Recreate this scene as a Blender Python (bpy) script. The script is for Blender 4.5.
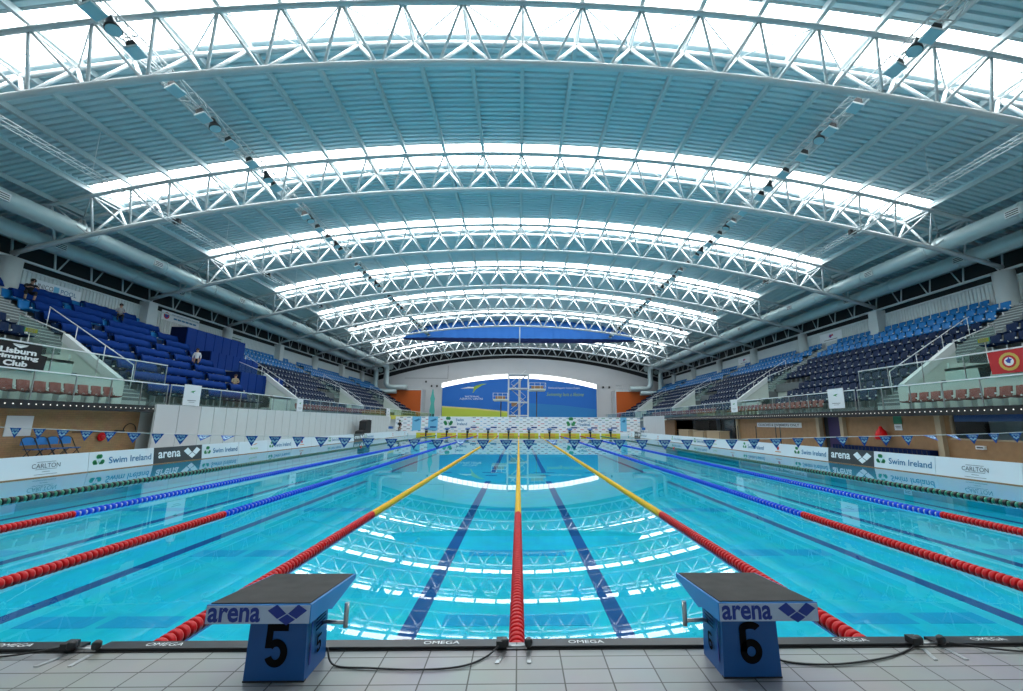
import bpy, math, random
from mathutils import Vector, Matrix
random.seed(7)
R = math.radians
sc = bpy.context.scene
for o in list(bpy.data.objects): bpy.data.objects.remove(o)
COL = sc.collection

# ------------------------------------------------------------ camera, world, exposure
cam = bpy.data.cameras.new('camera'); camo = bpy.data.objects.new('camera', cam); COL.objects.link(camo)
cam.sensor_fit = 'HORIZONTAL'; cam.sensor_width = 36.0
cam.lens = 424.8 / 1023 * 36
cam.shift_x = -0.0176; cam.clip_start = 0.05; cam.clip_end = 400
camo.matrix_world = (Matrix.Translation((0, 0, 1.57)) @ Matrix.Rotation(-.0236, 4, 'Z')
                     @ Matrix.Rotation(math.pi/2 + .1802, 4, 'X') @ Matrix.Rotation(.0056, 4, 'Z'))
sc.camera = camo
w = bpy.data.worlds.new('overcast'); sc.world = w; w.use_nodes = True
w.node_tree.nodes['Background'].inputs[0].default_value = (.75, .85, 1, 1)
w.node_tree.nodes['Background'].inputs[1].default_value = 1.0
sc.view_settings.view_transform = 'Standard'; sc.view_settings.look = 'None'
sc.view_settings.gamma = 1; sc.view_settings.use_curve_mapping = False
sc.view_settings.exposure = 0.30
SKY = 8.5          # radiance of the overcast sky behind the rooflights

# ------------------------------------------------------------ helpers
def mat(name, col, rough=.5, metal=0., spec=.5, bump=0., bscale=20., var=0., vscale=3., emit=0.):
    m = bpy.data.materials.new(name); m.use_nodes = True
    nt = m.node_tree; b = nt.nodes['Principled BSDF']
    c = (*col, 1)
    b.inputs['Base Color'].default_value = c; b.inputs['Roughness'].default_value = rough
    b.inputs['Metallic'].default_value = metal; b.inputs['Specular IOR Level'].default_value = spec
    if emit:
        b.inputs['Emission Color'].default_value = c; b.inputs['Emission Strength'].default_value = emit
    tc = nt.nodes.new('ShaderNodeTexCoord')
    if var:
        n = nt.nodes.new('ShaderNodeTexNoise'); n.inputs['Scale'].default_value = vscale; n.inputs['Detail'].default_value = 6
        nt.links.new(tc.outputs['Object'], n.inputs['Vector'])
        mx = nt.nodes.new('ShaderNodeMixRGB'); mx.inputs[1].default_value = tuple(x*(1-var) for x in col)+(1,)
        mx.inputs[2].default_value = tuple(min(1, x*(1+var)) for x in col)+(1,)
        nt.links.new(n.outputs['Fac'], mx.inputs[0]); nt.links.new(mx.outputs[0], b.inputs['Base Color'])
    if bump:
        n = nt.nodes.new('ShaderNodeTexNoise'); n.inputs['Scale'].default_value = bscale
        nt.links.new(tc.outputs['Object'], n.inputs['Vector'])
        bp = nt.nodes.new('ShaderNodeBump'); bp.inputs['Strength'].default_value = bump
        nt.links.new(n.outputs['Fac'], bp.inputs['Height']); nt.links.new(bp.outputs[0], b.inputs['Normal'])
    return m

def brickmat(name, c1, c2, mort, bw, rh, ms, axes='XY', offset=0., rough=.5, squash=1.):
    m = mat(name, c1, rough); nt = m.node_tree; b = nt.nodes['Principled BSDF']
    tc = nt.nodes.new('ShaderNodeTexCoord'); sp = nt.nodes.new('ShaderNodeSeparateXYZ'); cb = nt.nodes.new('ShaderNodeCombineXYZ')
    nt.links.new(tc.outputs['Object'], sp.inputs[0])
    nt.links.new(sp.outputs[axes[0]], cb.inputs[0]); nt.links.new(sp.outputs[axes[1]], cb.inputs[1])
    t = nt.nodes.new('ShaderNodeTexBrick'); t.offset = offset; t.squash = squash
    t.inputs['Color1'].default_value = (*c1, 1); t.inputs['Color2'].default_value = (*c2, 1); t.inputs['Mortar'].default_value = (*mort, 1)
    t.inputs['Scale'].default_value = 1; t.inputs['Brick Width'].default_value = bw; t.inputs['Row Height'].default_value = rh
    t.inputs['Mortar Size'].default_value = ms; t.inputs['Mortar Smooth'].default_value = .2
    nt.links.new(cb.outputs[0], t.inputs['Vector'])
    n = nt.nodes.new('ShaderNodeTexNoise'); n.inputs['Scale'].default_value = 2.3; n.inputs['Detail'].default_value = 8
    nt.links.new(tc.outputs['Object'], n.inputs['Vector'])
    mx = nt.nodes.new('ShaderNodeMixRGB'); mx.blend_type = 'MULTIPLY'; mx.inputs[0].default_value = .35
    nt.links.new(t.outputs['Color'], mx.inputs[1]); nt.links.new(n.outputs['Color'], mx.inputs[2])
    hs = nt.nodes.new('ShaderNodeHueSaturation'); hs.inputs['Value'].default_value = 1.15
    nt.links.new(mx.outputs[0], hs.inputs['Color']); nt.links.new(hs.outputs[0], b.inputs['Base Color'])
    bp = nt.nodes.new('ShaderNodeBump'); bp.inputs['Strength'].default_value = .15; bp.invert = True
    nt.links.new(t.outputs['Fac'], bp.inputs['Height']); nt.links.new(bp.outputs[0], b.inputs['Normal'])
    return m

def emat(name, col, s):
    m = bpy.data.materials.new(name); m.use_nodes = True; nt = m.node_tree; nt.nodes.clear()
    e = nt.nodes.new('ShaderNodeEmission'); e.inputs[0].default_value = (*col, 1); e.inputs[1].default_value = s
    o = nt.nodes.new('ShaderNodeOutputMaterial'); nt.links.new(e.outputs[0], o.inputs[0]); return m

def glassmat(name, tint, ior=1.45, rough=.02, body=0., bodycol=(.5, .7, .65)):
    m = bpy.data.materials.new(name); m.use_nodes = True; nt = m.node_tree; nt.nodes.clear()
    t = nt.nodes.new('ShaderNodeBsdfTransparent'); t.inputs[0].default_value = (*tint, 1)
    g = nt.nodes.new('ShaderNodeBsdfGlossy'); g.inputs['Roughness'].default_value = rough
    f = nt.nodes.new('ShaderNodeFresnel'); f.inputs[0].default_value = ior
    mx = nt.nodes.new('ShaderNodeMixShader'); o = nt.nodes.new('ShaderNodeOutputMaterial')
    src = t
    if body:
        d = nt.nodes.new('ShaderNodeBsdfDiffuse'); d.inputs[0].default_value = (*bodycol, 1)
        m2 = nt.nodes.new('ShaderNodeMixShader'); m2.inputs[0].default_value = body
        nt.links.new(t.outputs[0], m2.inputs[1]); nt.links.new(d.outputs[0], m2.inputs[2]); src = m2
    ge = nt.nodes.new('ShaderNodeNewGeometry'); sub = nt.nodes.new('ShaderNodeMath'); sub.operation = 'SUBTRACT'; sub.inputs[0].default_value = 1
    mu = nt.nodes.new('ShaderNodeMath'); mu.operation = 'MULTIPLY'   # no mirror on the inner faces of a pane
    nt.links.new(ge.outputs['Backfacing'], sub.inputs[1]); nt.links.new(sub.outputs[0], mu.inputs[0]); nt.links.new(f.outputs[0], mu.inputs[1])
    nt.links.new(mu.outputs[0], mx.inputs[0]); nt.links.new(src.outputs[0], mx.inputs[1]); nt.links.new(g.outputs[0], mx.inputs[2])
    nt.links.new(mx.outputs[0], o.inputs[0]); return m

M = dict(
 white=mat('white_paint', (.62, .66, .67), .42, var=.05),
 chord=mat('chord_paint', (.60, .63, .64), .42, var=.05),
 deck=mat('roof_deck', (.49, .65, .69), .45, var=.06, vscale=.7),
 purlin=mat('purlin_paint', (.50, .57, .58), .5),
 duct=mat('duct_metal', (.52, .63, .64), .38, metal=.25, var=.08, vscale=1.5),
 clad=mat('cladding_white', (.62, .66, .66), .5, var=.05),
 wallg=mat('wall_plaster_grey', (.60, .60, .61), .7, var=.05, vscale=.4),
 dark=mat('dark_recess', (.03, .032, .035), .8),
 conc=mat('concrete', (.13, .15, .155), .8, var=.12),
 pale=mat('pale_painted_concrete', (.56, .63, .58), .6, var=.06),
 step=mat('stair_grey', (.40, .45, .44), .7, var=.1),
 tile=brickmat('deck_tile', (.30, .305, .30), (.34, .345, .34), (.045, .04, .035), .2515, .1295, .0042, rough=.33),
 floor2=mat('side_deck_tile', (.36, .38, .39), .5, var=.08),
 brick=brickmat('buff_brick', (.40, .235, .115), (.45, .27, .13), (.30, .19, .11), .22, .075, .006, 'YZ', .5, .8),
 wood=mat('wood_panel', (.36, .20, .095), .55, var=.25, vscale=4),
 post=mat('pale_timber', (.46, .36, .24), .6, var=.1),
 black=mat('black_rubber', (.012, .012, .013), .45),
 blackgloss=mat('black_steel', (.02, .02, .022), .3),
 blockblue=mat('block_blue', (.006, .10, .34), .38, var=.10, vscale=6),
 blocklite=mat('block_blue_edge', (.03, .21, .56), .35),
 grit=mat('black_grit', (.045, .042, .040), .85, bump=.6, bscale=260, var=.65, vscale=7),
 lip=mat('pale_blue_panel', (.46, .56, .74), .4, var=.06, vscale=30),
 logo=mat('logo_blue', (.008, .035, .30), .4),
 steel=mat('brushed_steel', (.55, .56, .57), .28, metal=.9),
 whitep=mat('white_plastic', (.8, .82, .83), .35),
 board=mat('board_white', (.78, .80, .83), .35),
 boardd=mat('board_charcoal', (.045, .047, .05), .4),
 navytext=mat('text_blue', (.025, .17, .34), .5), blacktext=mat('text_black', (.02, .02, .02), .5), greytext=mat('text_grey', (.10, .10, .11), .5),
 whitetext=mat('text_white', (.85, .87, .88), .5), green=mat('shamrock_green', (.035, .30, .10), .5),
 greenlite=mat('lime_green', (.32, .50, .06), .5), orangep=mat('orange_print', (.75, .22, .04), .5), bluelite=mat('print_sky_blue', (.16, .48, .72), .5),
 red=mat('float_red', (.60, .003, .006), .35, spec=.25), yellow=mat('float_yellow', (.86, .50, .01), .4, spec=.2), blue=mat('float_blue', (.010, .075, .68), .4, spec=.2),
 gfloat=mat('float_green', (.03, .22, .13), .32), kfloat=mat('float_black', (.01, .012, .012), .32),
 redrim_highlight=mat('float_red_rim_highlight', (.78, .14, .12), .4),  # paler red, paints a highlight on the float rims
 flag=mat('pennant_blue', (.01, .085, .42), .5), flagw=mat('pennant_print', (.45, .72, .85), .5), cord=mat('cord_white', (.75, .76, .76), .6),
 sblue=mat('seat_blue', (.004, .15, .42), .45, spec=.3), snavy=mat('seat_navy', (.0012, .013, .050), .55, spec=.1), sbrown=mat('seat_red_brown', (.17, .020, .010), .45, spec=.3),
 tarp=mat('royal_blue_fabric', (.003, .035, .20), .8, spec=.1), hoard=mat('blue_board', (.003, .035, .21), .7, spec=.15), hoardd=mat('blue_board_dark', (.001, .010, .06), .7, spec=.15),
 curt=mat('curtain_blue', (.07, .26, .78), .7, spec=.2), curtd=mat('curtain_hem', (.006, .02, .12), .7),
 orange=mat('orange_wall', (.62, .115, .012), .55), mural=mat('mural_blue', (.010, .15, .56), .45), mural2=mat('mural_mid_blue', (.02, .22, .55), .45),
 lime=mat('mural_lime', (.52, .62, .06), .5), sand=mat('mural_sand', (.70, .66, .22), .5),
 skin=mat('skin', (.50, .29, .20), .55), hair=mat('dark_hair', (.02, .014, .01), .7), ctop=mat('black_clothes', (.012, .012, .014), .8), cgrey=mat('grey_shirt', (.35, .36, .38), .8), cwhite=mat('white_shirt', (.7, .7, .72), .8), ctan=mat('tan_clothes', (.35, .30, .20), .8),
 purple=mat('purple_door', (.035, .018, .10), .5), blind=mat('blue_blind', (.08, .17, .45), .6), redb=mat('banner_red', (.55, .015, .02), .6), gold=mat('crest_gold', (.62, .42, .08), .5), crestb=mat('crest_blue', (.03, .05, .35), .5),
 teal=mat('teal_swimmer', (.10, .50, .45), .5), yfloor=mat('yellow_edge', (.62, .60, .06), .5), pad=mat('pad_yellow', (.72, .56, .03), .45),
 lampglass=mat('lamp_glass', (.30, .55, .62), .12, spec=.8),
 floorpool=brickmat('pool_floor_tile', (.012, .66, .84), (.014, .68, .86), (.010, .63, .81), .25, .125, .004, rough=.5),
 number=mat('number_black', (.006, .006, .007), .8, spec=.08),
 lane=mat('lane_line_navy', (.002, .06, .27), .6), grate=mat('floor_grate_blue', (.012, .42, .72), .6),
 interior=mat('room_beyond', (.24, .30, .36), .7), desk=mat('beige_counter', (.42, .31, .19), .6),
)
M['glass'] = glassmat('balustrade_glass', (.90, .97, .95), 1.35, .03, .035, (.45, .62, .56))
M['wglass'] = glassmat('window_glass', (.78, .84, .86), 1.5, .02)
M['sky'] = emat('rooflight_panel', (.93, .985, 1.0), SKY)
M['sky2'] = emat('clerestory_panel', (1, 1, 1), 2.2)
M['dot'] = emat('led_dot', (1, .98, .9), 1.2)
M['exit'] = emat('exit_sign_glow', (.50, .62, .12), .22)

# water: clear transmission with a Fresnel mirror on top
wm = bpy.data.materials.new('pool_water'); wm.use_nodes = True; nt = wm.node_tree; nt.nodes.clear()
t_ = nt.nodes.new('ShaderNodeBsdfTransparent'); t_.inputs[0].default_value = (.70, .985, 1, 1)
g_ = nt.nodes.new('ShaderNodeBsdfGlossy'); g_.inputs['Roughness'].default_value = .0
f_ = nt.nodes.new('ShaderNodeFresnel'); f_.inputs[0].default_value = 1.335
mx = nt.nodes.new('ShaderNodeMixShader'); o_ = nt.nodes.new('ShaderNodeOutputMaterial')
tc = nt.nodes.new('ShaderNodeTexCoord'); mp = nt.nodes.new('ShaderNodeMapping'); mp.inputs['Scale'].default_value = (1, .6, 1)
n_ = nt.nodes.new('ShaderNodeTexNoise'); n_.inputs['Scale'].default_value = 1.1; n_.inputs['Detail'].default_value = 2
bp = nt.nodes.new('ShaderNodeBump'); bp.inputs['Strength'].default_value = .0007; bp.inputs['Distance'].default_value = .5
nt.links.new(tc.outputs['Object'], mp.inputs[0]); nt.links.new(mp.outputs[0], n_.inputs['Vector']); nt.links.new(n_.outputs['Fac'], bp.inputs['Height'])
nt.links.new(bp.outputs[0], g_.inputs['Normal']); nt.links.new(bp.outputs[0], f_.inputs['Normal'])
nt.links.new(f_.outputs[0], mx.inputs[0]); nt.links.new(t_.outputs[0], mx.inputs[1]); nt.links.new(g_.outputs[0], mx.inputs[2]); nt.links.new(mx.outputs[0], o_.inputs[0])
M['water'] = wm

_tc = {}
def textmesh(s, bold=0., shear=0.):
    k = (s, bold, shear)
    if k not in _tc:
        c = bpy.data.curves.new('t', 'FONT'); c.body = s; c.offset = bold; c.shear = shear; c.resolution_u = 3
        c.align_x = 'CENTER'; c.align_y = 'CENTER'
        o = bpy.data.objects.new('t', c); COL.objects.link(o)
        me = bpy.data.meshes.new_from_object(o.evaluated_get(bpy.context.evaluated_depsgraph_get()))
        vs = [tuple(v.co) for v in me.vertices]; fs = [tuple(p.vertices) for p in me.polygons]
        xs = [v[0] for v in vs]; ys = [v[1] for v in vs]
        cx, cy = (min(xs)+max(xs))/2, (min(ys)+max(ys))/2
        _tc[k] = ([(v[0]-cx, v[1]-cy) for v in vs], fs, max(xs)-min(xs), max(ys)-min(ys))
        bpy.data.objects.remove(o); bpy.data.curves.remove(c); bpy.data.meshes.remove(me)
    return _tc[k]

class MB:
    def __init__(s, smooth=False): s.v = []; s.f = []; s.m = []; s.ms = []; s.cur = 0; s.sm = smooth; s.sf = []
    def use(s, m):
        if isinstance(m, str): m = M[m]
        if m not in s.ms: s.ms.append(m)
        s.cur = s.ms.index(m); return s
    def face(s, idx, smooth=False): s.f.append(tuple(idx)); s.m.append(s.cur); s.sf.append(smooth)
    def poly(s, pts): b = len(s.v); s.v += [tuple(p) for p in pts]; s.face(range(b, b+len(pts))); return s
    def box(s, x0, x1, y0, y1, z0, z1):
        if x0 > x1: x0, x1 = x1, x0
        if y0 > y1: y0, y1 = y1, y0
        if z0 > z1: z0, z1 = z1, z0
        b = len(s.v); s.v += [(x, y, z) for z in (z0, z1) for y in (y0, y1) for x in (x0, x1)]
        for q in ((0, 2, 3, 1), (4, 5, 7, 6), (0, 1, 5, 4), (2, 6, 7, 3), (0, 4, 6, 2), (1, 3, 7, 5)): s.face([b+i for i in q])
        return s
    def prism(s, pts, a, b, axis='Y'):
        """closed outline pts (2-D) swept from a to b along axis"""
        def P(p, t): return {'Y': (p[0], t, p[1]), 'X': (t, p[0], p[1]), 'Z': (p[0], p[1], t)}[axis]
        n = len(pts); k = len(s.v); s.v += [P(p, a) for p in pts] + [P(p, b) for p in pts]
        s.face(range(k, k+n)); s.face(reversed(range(k+n, k+2*n)))
        for i in range(n): j = (i+1) % n; s.face([k+i, k+n+i, k+n+j, k+j])
        return s
    def tube(s, pts, r, n=8, caps=True, smooth=True):
        pts = [Vector(p) for p in pts]; k = len(s.v); up = None
        for i, p in enumerate(pts):
            d = (pts[min(i+1, len(pts)-1)] - pts[max(i-1, 0)]).normalized()
            if up is None: up = d.orthogonal().normalized()
            up = (up - d*up.dot(d)).normalized(); b = d.cross(up)
            rr = r[i] if isinstance(r, (list, tuple)) else r
            for j in range(n):
                a = 2*math.pi*j/n; s.v.append(tuple(p + (up*math.cos(a)+b*math.sin(a))*rr))
        for i in range(len(pts)-1):
            for j in range(n):
                j2 = (j+1) % n; s.face([k+i*n+j, k+i*n+j2, k+(i+1)*n+j2, k+(i+1)*n+j], smooth)
        if caps: s.face(reversed(range(k, k+n))); s.face(range(k+(len(pts)-1)*n, k+len(pts)*n))
        return s
    def lathe(s, prof, o, axis='Z', n=16, smooth=True):
        """prof: (radius, height) list about an axis through o"""
        k = len(s.v)
        for r, h in prof:
            for j in range(n):
                a = 2*math.pi*j/n; c, d = r*math.cos(a), r*math.sin(a)
                q = {'Z': (c, d, h), 'Y': (c, h, d), 'X': (h, c, d)}[axis]; s.v.append((o[0]+q[0], o[1]+q[1], o[2]+q[2]))
        for i in range(len(prof)-1):
            for j in range(n):
                j2 = (j+1) % n; s.face([k+i*n+j, k+i*n+j2, k+(i+1)*n+j2, k+(i+1)*n+j], smooth)
        s.face(reversed(range(k, k+n))); s.face(range(k+(len(prof)-1)*n, k+len(prof)*n)); return s
    def text(s, t, o, xd, ud, width=None, height=None, bold=0., shear=0.):
        v, f, w, h = textmesh(t, bold, shear)
        sx = width/w if width else height/h; sy = height/h if height else sx
        if not width: sx = sy
        o = Vector(o); xd = Vector(xd); ud = Vector(ud); k = len(s.v)
        s.v += [tuple(o + xd*(x*sx) + ud*(y*sy)) for x, y in v]
        for q in f: s.face([k+i for i in q])
        return s
    def flat(s, pts, o, xd, ud, sc=1.):
        o = Vector(o); xd = Vector(xd); ud = Vector(ud); return s.poly([tuple(o+xd*(x*sc)+ud*(y*sc)) for x, y in pts])
    def disc(s, o, xd, ud, r, n=14, r2=None):
        return s.flat([(r*math.cos(6.2832*i/n), (r2 or r)*math.sin(6.2832*i/n)) for i in range(n)], o, xd, ud)
    def mesh(s, name):
        me = bpy.data.meshes.new(name); me.from_pydata(s.v, [], s.f)
        for m in s.ms: me.materials.append(m)
        me.polygons.foreach_set('material_index', s.m); me.polygons.foreach_set('use_smooth', s.sf); me.update(); return me
    def build(s, name, parent=None, **kw):
        return link(name, s.mesh(name), parent, **kw)

def link(name, me, parent=None, label=None, cat=None, group=None, kind=None, loc=None):
    o = bpy.data.objects.new(name, me); COL.objects.link(o)
    if parent is not None: o.parent = parent
    if loc is not None: o.location = loc
    return tag(o, label, cat, group, kind)
def tag(o, label=None, cat=None, group=None, kind=None):
    if label: o['label'] = label
    if cat: o['category'] = cat
    if group: o['group'] = group
    if kind: o['kind'] = kind
    return o
def thing(name, label, cat, loc=(0, 0, 0), rz=0, group=None):
    o = bpy.data.objects.new(name, None); COL.objects.link(o); o.location = loc; o.rotation_euler = (0, 0, rz)
    return tag(o, label, cat, group)
def dup(root, loc=None, rz=None, label=None, group=None, parent=None):
    r = root.copy(); COL.objects.link(r)
    if parent is not None: r.parent = parent
    if loc is not None: r.location = loc
    if rz is not None: r.rotation_euler = (0, 0, rz)
    if label: r['label'] = label
    if group: r['group'] = group
    for ch in list(root.children): dup(ch, parent=r)
    return r
ORD = ['nearest', 'second', 'third', 'fourth', 'fifth', 'sixth', 'seventh', 'eighth', 'ninth', 'tenth', 'eleventh', 'twelfth', 'thirteenth', 'fourteenth', 'fifteenth', 'sixteenth', 'seventeenth', 'eighteenth', 'nineteenth', 'twentieth',
       'twenty-first', 'twenty-second', 'twenty-third', 'twenty-fourth', 'twenty-fifth', 'twenty-sixth', 'twenty-seventh', 'twenty-eighth', 'twenty-ninth', 'thirtieth'] + ['further']*60
SIDE = {-1: 'left', 1: 'right'}

# ------------------------------------------------------------ setting: roof, walls, decks, pool
T0, TS = 14.78, 9.42                      # first truss in view, truss spacing
TY = [T0+TS*k for k in range(-2, 9)]      # all trusses
K = .00523
zb = lambda x: 15.78-K*x*x                # bottom chord
zt = lambda x: 17.63-K*x*x                # top chords
zd = lambda x: 18.05-K*x*x                # roof deck
YB, YF = -9.0, 92.0
PX = 24.9                                 # rooflights end here

def deck(mb, xs, y0, y1):
    n = max(1, round((y1-y0)/.335)); p = (y1-y0)/n; ys = []
    for i in range(n): ys += [(y0+i*p, 0), (y0+i*p+p*.55, 0), (y0+i*p+p*.64, .11), (y0+i*p+p*.91, .11)]
    ys.append((y1, 0)); k = len(mb.v); m = len(xs)
    for y, dz in ys: mb.v += [(x, y, zd(x)+dz) for x in xs]
    for i in range(len(ys)-1):
        for j in range(m-1): mb.face([k+i*m+j, k+(i+1)*m+j, k+(i+1)*m+j+1, k+i*m+j+1])
lin = lambda a, b, n: [a+(b-a)*i/n for i in range(n+1)]
mb = MB().use('deck')
deck(mb, lin(-31.5, -PX, 4), YB, YF); deck(mb, lin(PX, 31.5, 4), YB, YF)
edges = [YB] + sum([[y-1.23, y+.95] for y in TY[1:-1]], []) + [YF]
edges = [e for e in edges]
for a, b in zip(edges[0::2], edges[1::2]): deck(mb, lin(-PX, PX, 24), a, b)
mb.build('ceiling', kind='structure')
wn = 1
for y in TY[1:-1]:
    xs = lin(-PX, PX, 22); f = MB().use('sky')
    for a, b in zip(xs, xs[1:]): f.poly([(a, y-1.23, zd(a)+.16), (a, y+.95, zd(a)+.16), (b, y+.95, zd(b)+.16), (b, y-1.23, zd(b)+.16)])
    wd = f.build('window_%d' % wn, kind='structure'); wn += 1
    g = MB().use('white')
    for yy in (y-1.23, y+.95):
        g.tube([(x, yy, zd(x)+.08) for x in xs], .06, 6)
    g.build('window_frame', wd)
# purlins along the hall
pn = 1
for k in range(-13, 14):
    x = 2.33*k-.00054*k**3; MB().use('purlin').box(x-.09, x+.09, YB, YF-1, zd(x)-.27, zd(x)-.01).build('trim_%d' % pn, kind='structure'); pn += 1
for s in (-1, 1):
    MB().use('deck').box(s*(PX-.12), s*(PX+.12), YB, YF, zd(PX)-.05, zd(PX)+.22).build('trim_%d' % pn, kind='structure'); pn += 1  # added strip, blocks light leaking between the inner and outer deck sheets
# eaves beams where the deck meets the side walls
for s in (-1, 1):
    MB().use('purlin').box(s*30.4, s*30.7, YB, YF, 12.3, 12.6).build('trim_%d' % pn, kind='structure'); pn += 1
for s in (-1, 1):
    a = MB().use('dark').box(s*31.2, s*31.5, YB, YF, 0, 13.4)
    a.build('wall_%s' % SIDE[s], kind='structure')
# back wall (behind the camera) and far wall
MB().use('clad').box(-31.4, 31.4, YB-.3, YB, 0, 18.4).build('wall_back', kind='structure')
far = MB().use('wallg'); xs = lin(-31.2, 31.2, 30)
far.prism([(-31.2, 0), (31.2, 0)] + [(x, 15.0-.0056*x*x) for x in reversed(xs)], 89.0, 89.3)
far.use('dark').box(-31.2, 31.2, 91.7, 92, 0, 18.4)
far.use('dark').box(-9.3, -9.27, 88.95, 89.0, 0, .01)
far.build('wall_front', kind='structure')
# decks and basin
PW = 13.4; Y0, Y1 = 2.88, 52.83; ZD = .25; ZS = .08
MB().use('tile').box(-20, 20, YB, Y0, -1.3, ZD).build('floor', kind='structure')
fl = MB().use('floor2')
for s in (-1, 1): fl.box(s*(PW+.06), s*31.2, Y0, 89, -1.3, ZS)
fl.box(-PW-.06, PW+.06, Y1+1.3, 89, -1.3, ZD)
for s in (-1, 1): fl.box(s*20, s*31.2, YB, Y0, -1.3, ZS)
fl.build('floor_side', kind='structure')
FZ = -.82
pf = MB().use('floorpool').box(-PW-.06, PW+.06, Y0, Y1, FZ-.3, FZ)
for i in range(10):
    x = -11.25+2.5*i; pf.use('lane')
    pf.box(x-.11, x+.11, 4.3, 18.4, FZ, FZ+.004); pf.box(x-.5, x+.5, 21.4, 21.6, FZ, FZ+.004)
    pf.box(x-.11, x+.11, 21.6, 50.6, FZ, FZ+.004); pf.box(x-.25, x+.25, 20.2, 20.4, FZ, FZ+.004)
for x in (-12.5, 12.5): pf.box(x-.1, x+.1, 3, 52, FZ, FZ+.003)
pf.use('grate')
for y, hw in ((5.75, .15), (8.5, .19), (12.5, .22)):
    for x in (-10, -5, 0, 5, 10):
        pf.box(x-.9, x-.07, y-hw, y+hw, FZ, FZ+.003); pf.box(x+.07, x+.9, y-hw, y+hw, FZ, FZ+.003)
pf.build('floor_pool', kind='structure')
bs = MB().use('floorpool')
for s in (-1, 1): bs.box(s*PW, s*(PW+.06), Y0, Y1, -.82, ZS)
bs.build('wall_pool', kind='structure')
wt = MB().use('water').poly([(-PW, Y0, 0), (PW, Y0, 0), (PW, Y1, 0), (-PW, Y1, 0)])
wt.build('pool_water', label='clear turquoise water filling the swimming pool', cat='water', kind='stuff')

# ------------------------------------------------------------ roof trusses
def beam(a, b, r, m='white', n=6): return MB().use(m).tube([a, b], r, n)
tr = thing('roof_truss', 'white arched tubular roof truss nearest the camera, across the top', 'truss', (0, T0, 0))
xt = lambda k: 2.33*k-.00054*k**3
NK = list(range(-12, 13)); NX = [xt(k) for k in NK]
HW = .9
for s in (-1, 1):
    MB().use('chord').tube([(x, s*HW, zt(x)) for x in lin(-30.3, 30.3, 36)], .115, 10).build('top_chord', tr)
MB().use('chord').tube([(x, 0, zb(x)) for x in lin(-29.7, 29.7, 40)], .14, 10).build('bottom_chord', tr)
for s, nm, r in ((-1, 'front_diagonal', .062), (1, 'rear_diagonal', .075)):
    for k in NK:
        for dk in (-.5, .5):
            x = xt(k); xb = .98*xt(k+dk)-.09*(1 if dk > 0 else -1)
            if abs(xb) > 29.2: continue
            beam((x, s*HW, zt(x)), (xb, 0, zb(xb)), r).build(nm, tr)
for i, x in enumerate(NX):
    beam((x, -HW, zt(x)), (x, HW, zt(x)), .05).build('tie', tr)
    if i < len(NX)-1:
        a = (1 if (i % 2) else -1); beam((x, -a*HW, zt(x)), (NX[i+1], a*HW, zt(NX[i+1])), .035).build('cross_brace', tr)
tnames = ['nearest the camera, across the top of the photo', 'second from the camera, with both end columns in view', 'third from the camera', 'fourth from the camera', 'fifth from the camera', 'sixth from the camera, just in front of the raised blue curtain',
          'seventh from the camera, just behind the raised blue curtain', 'farthest from the camera, against the top of the end wall']
for k in range(1, 8):
    dup(tr, (0, T0+TS*k, 0), label='white arched roof truss, ' + tnames[k])
dup(tr, (0, T0+TS*8-1.0, 0), label='white arched tubular roof truss standing above the grey end wall')
# eaves trusses on the column heads, one per side
for s in (-1, 1):
    t = thing('eaves_truss', 'white lattice girder running along the column heads of the %s-hand stand' % SIDE[s], 'girder', (s*29.7, 0, 0))
    beam((0, -8, 10.95), (0, 89, 10.95), .09).build('bottom_chord', t); beam((s*.25, -8, 12.45), (s*.25, 89, 12.45), .08).build('top_chord', t)
    ys = [5.36+2.355*i for i in range(-4, 36)]
    for y in ys:
        beam((0, y, 10.95), (s*.25, y, 12.45), .055).build('post', t); beam((0, y+.15, 10.95), (s*.25, y+1.1, 12.45), .045).build('diagonal', t)
# columns
for s in (-1, 1):
    for k in range(-1, 8):
        y = T0+TS*k; rr = .52 if k == 1 else .42
        rnd = (k % 2 == 1) if s < 0 else (k not in (2,))
        c = MB().use('clad')
        if rnd: c.tube([(0, 0, 0), (0, 0, 10.86 - 2.25)], rr, 20)
        else: c.box(-.38, .38, -.42, .42, 0, 10.86-2.25)
        c.build('roof_column', label='%s %s roof column behind the %s-hand stand, %s from the camera' % ('white', 'round' if rnd else 'square', SIDE[s], ORD[max(k, 0)] if k > 0 else 'beside the frame edge' if k == 0 else 'out of the frame'),
                cat='column', group='roof columns of the %s-hand stand' % SIDE[s], loc=(s*29.7, y, 2.25))
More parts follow.
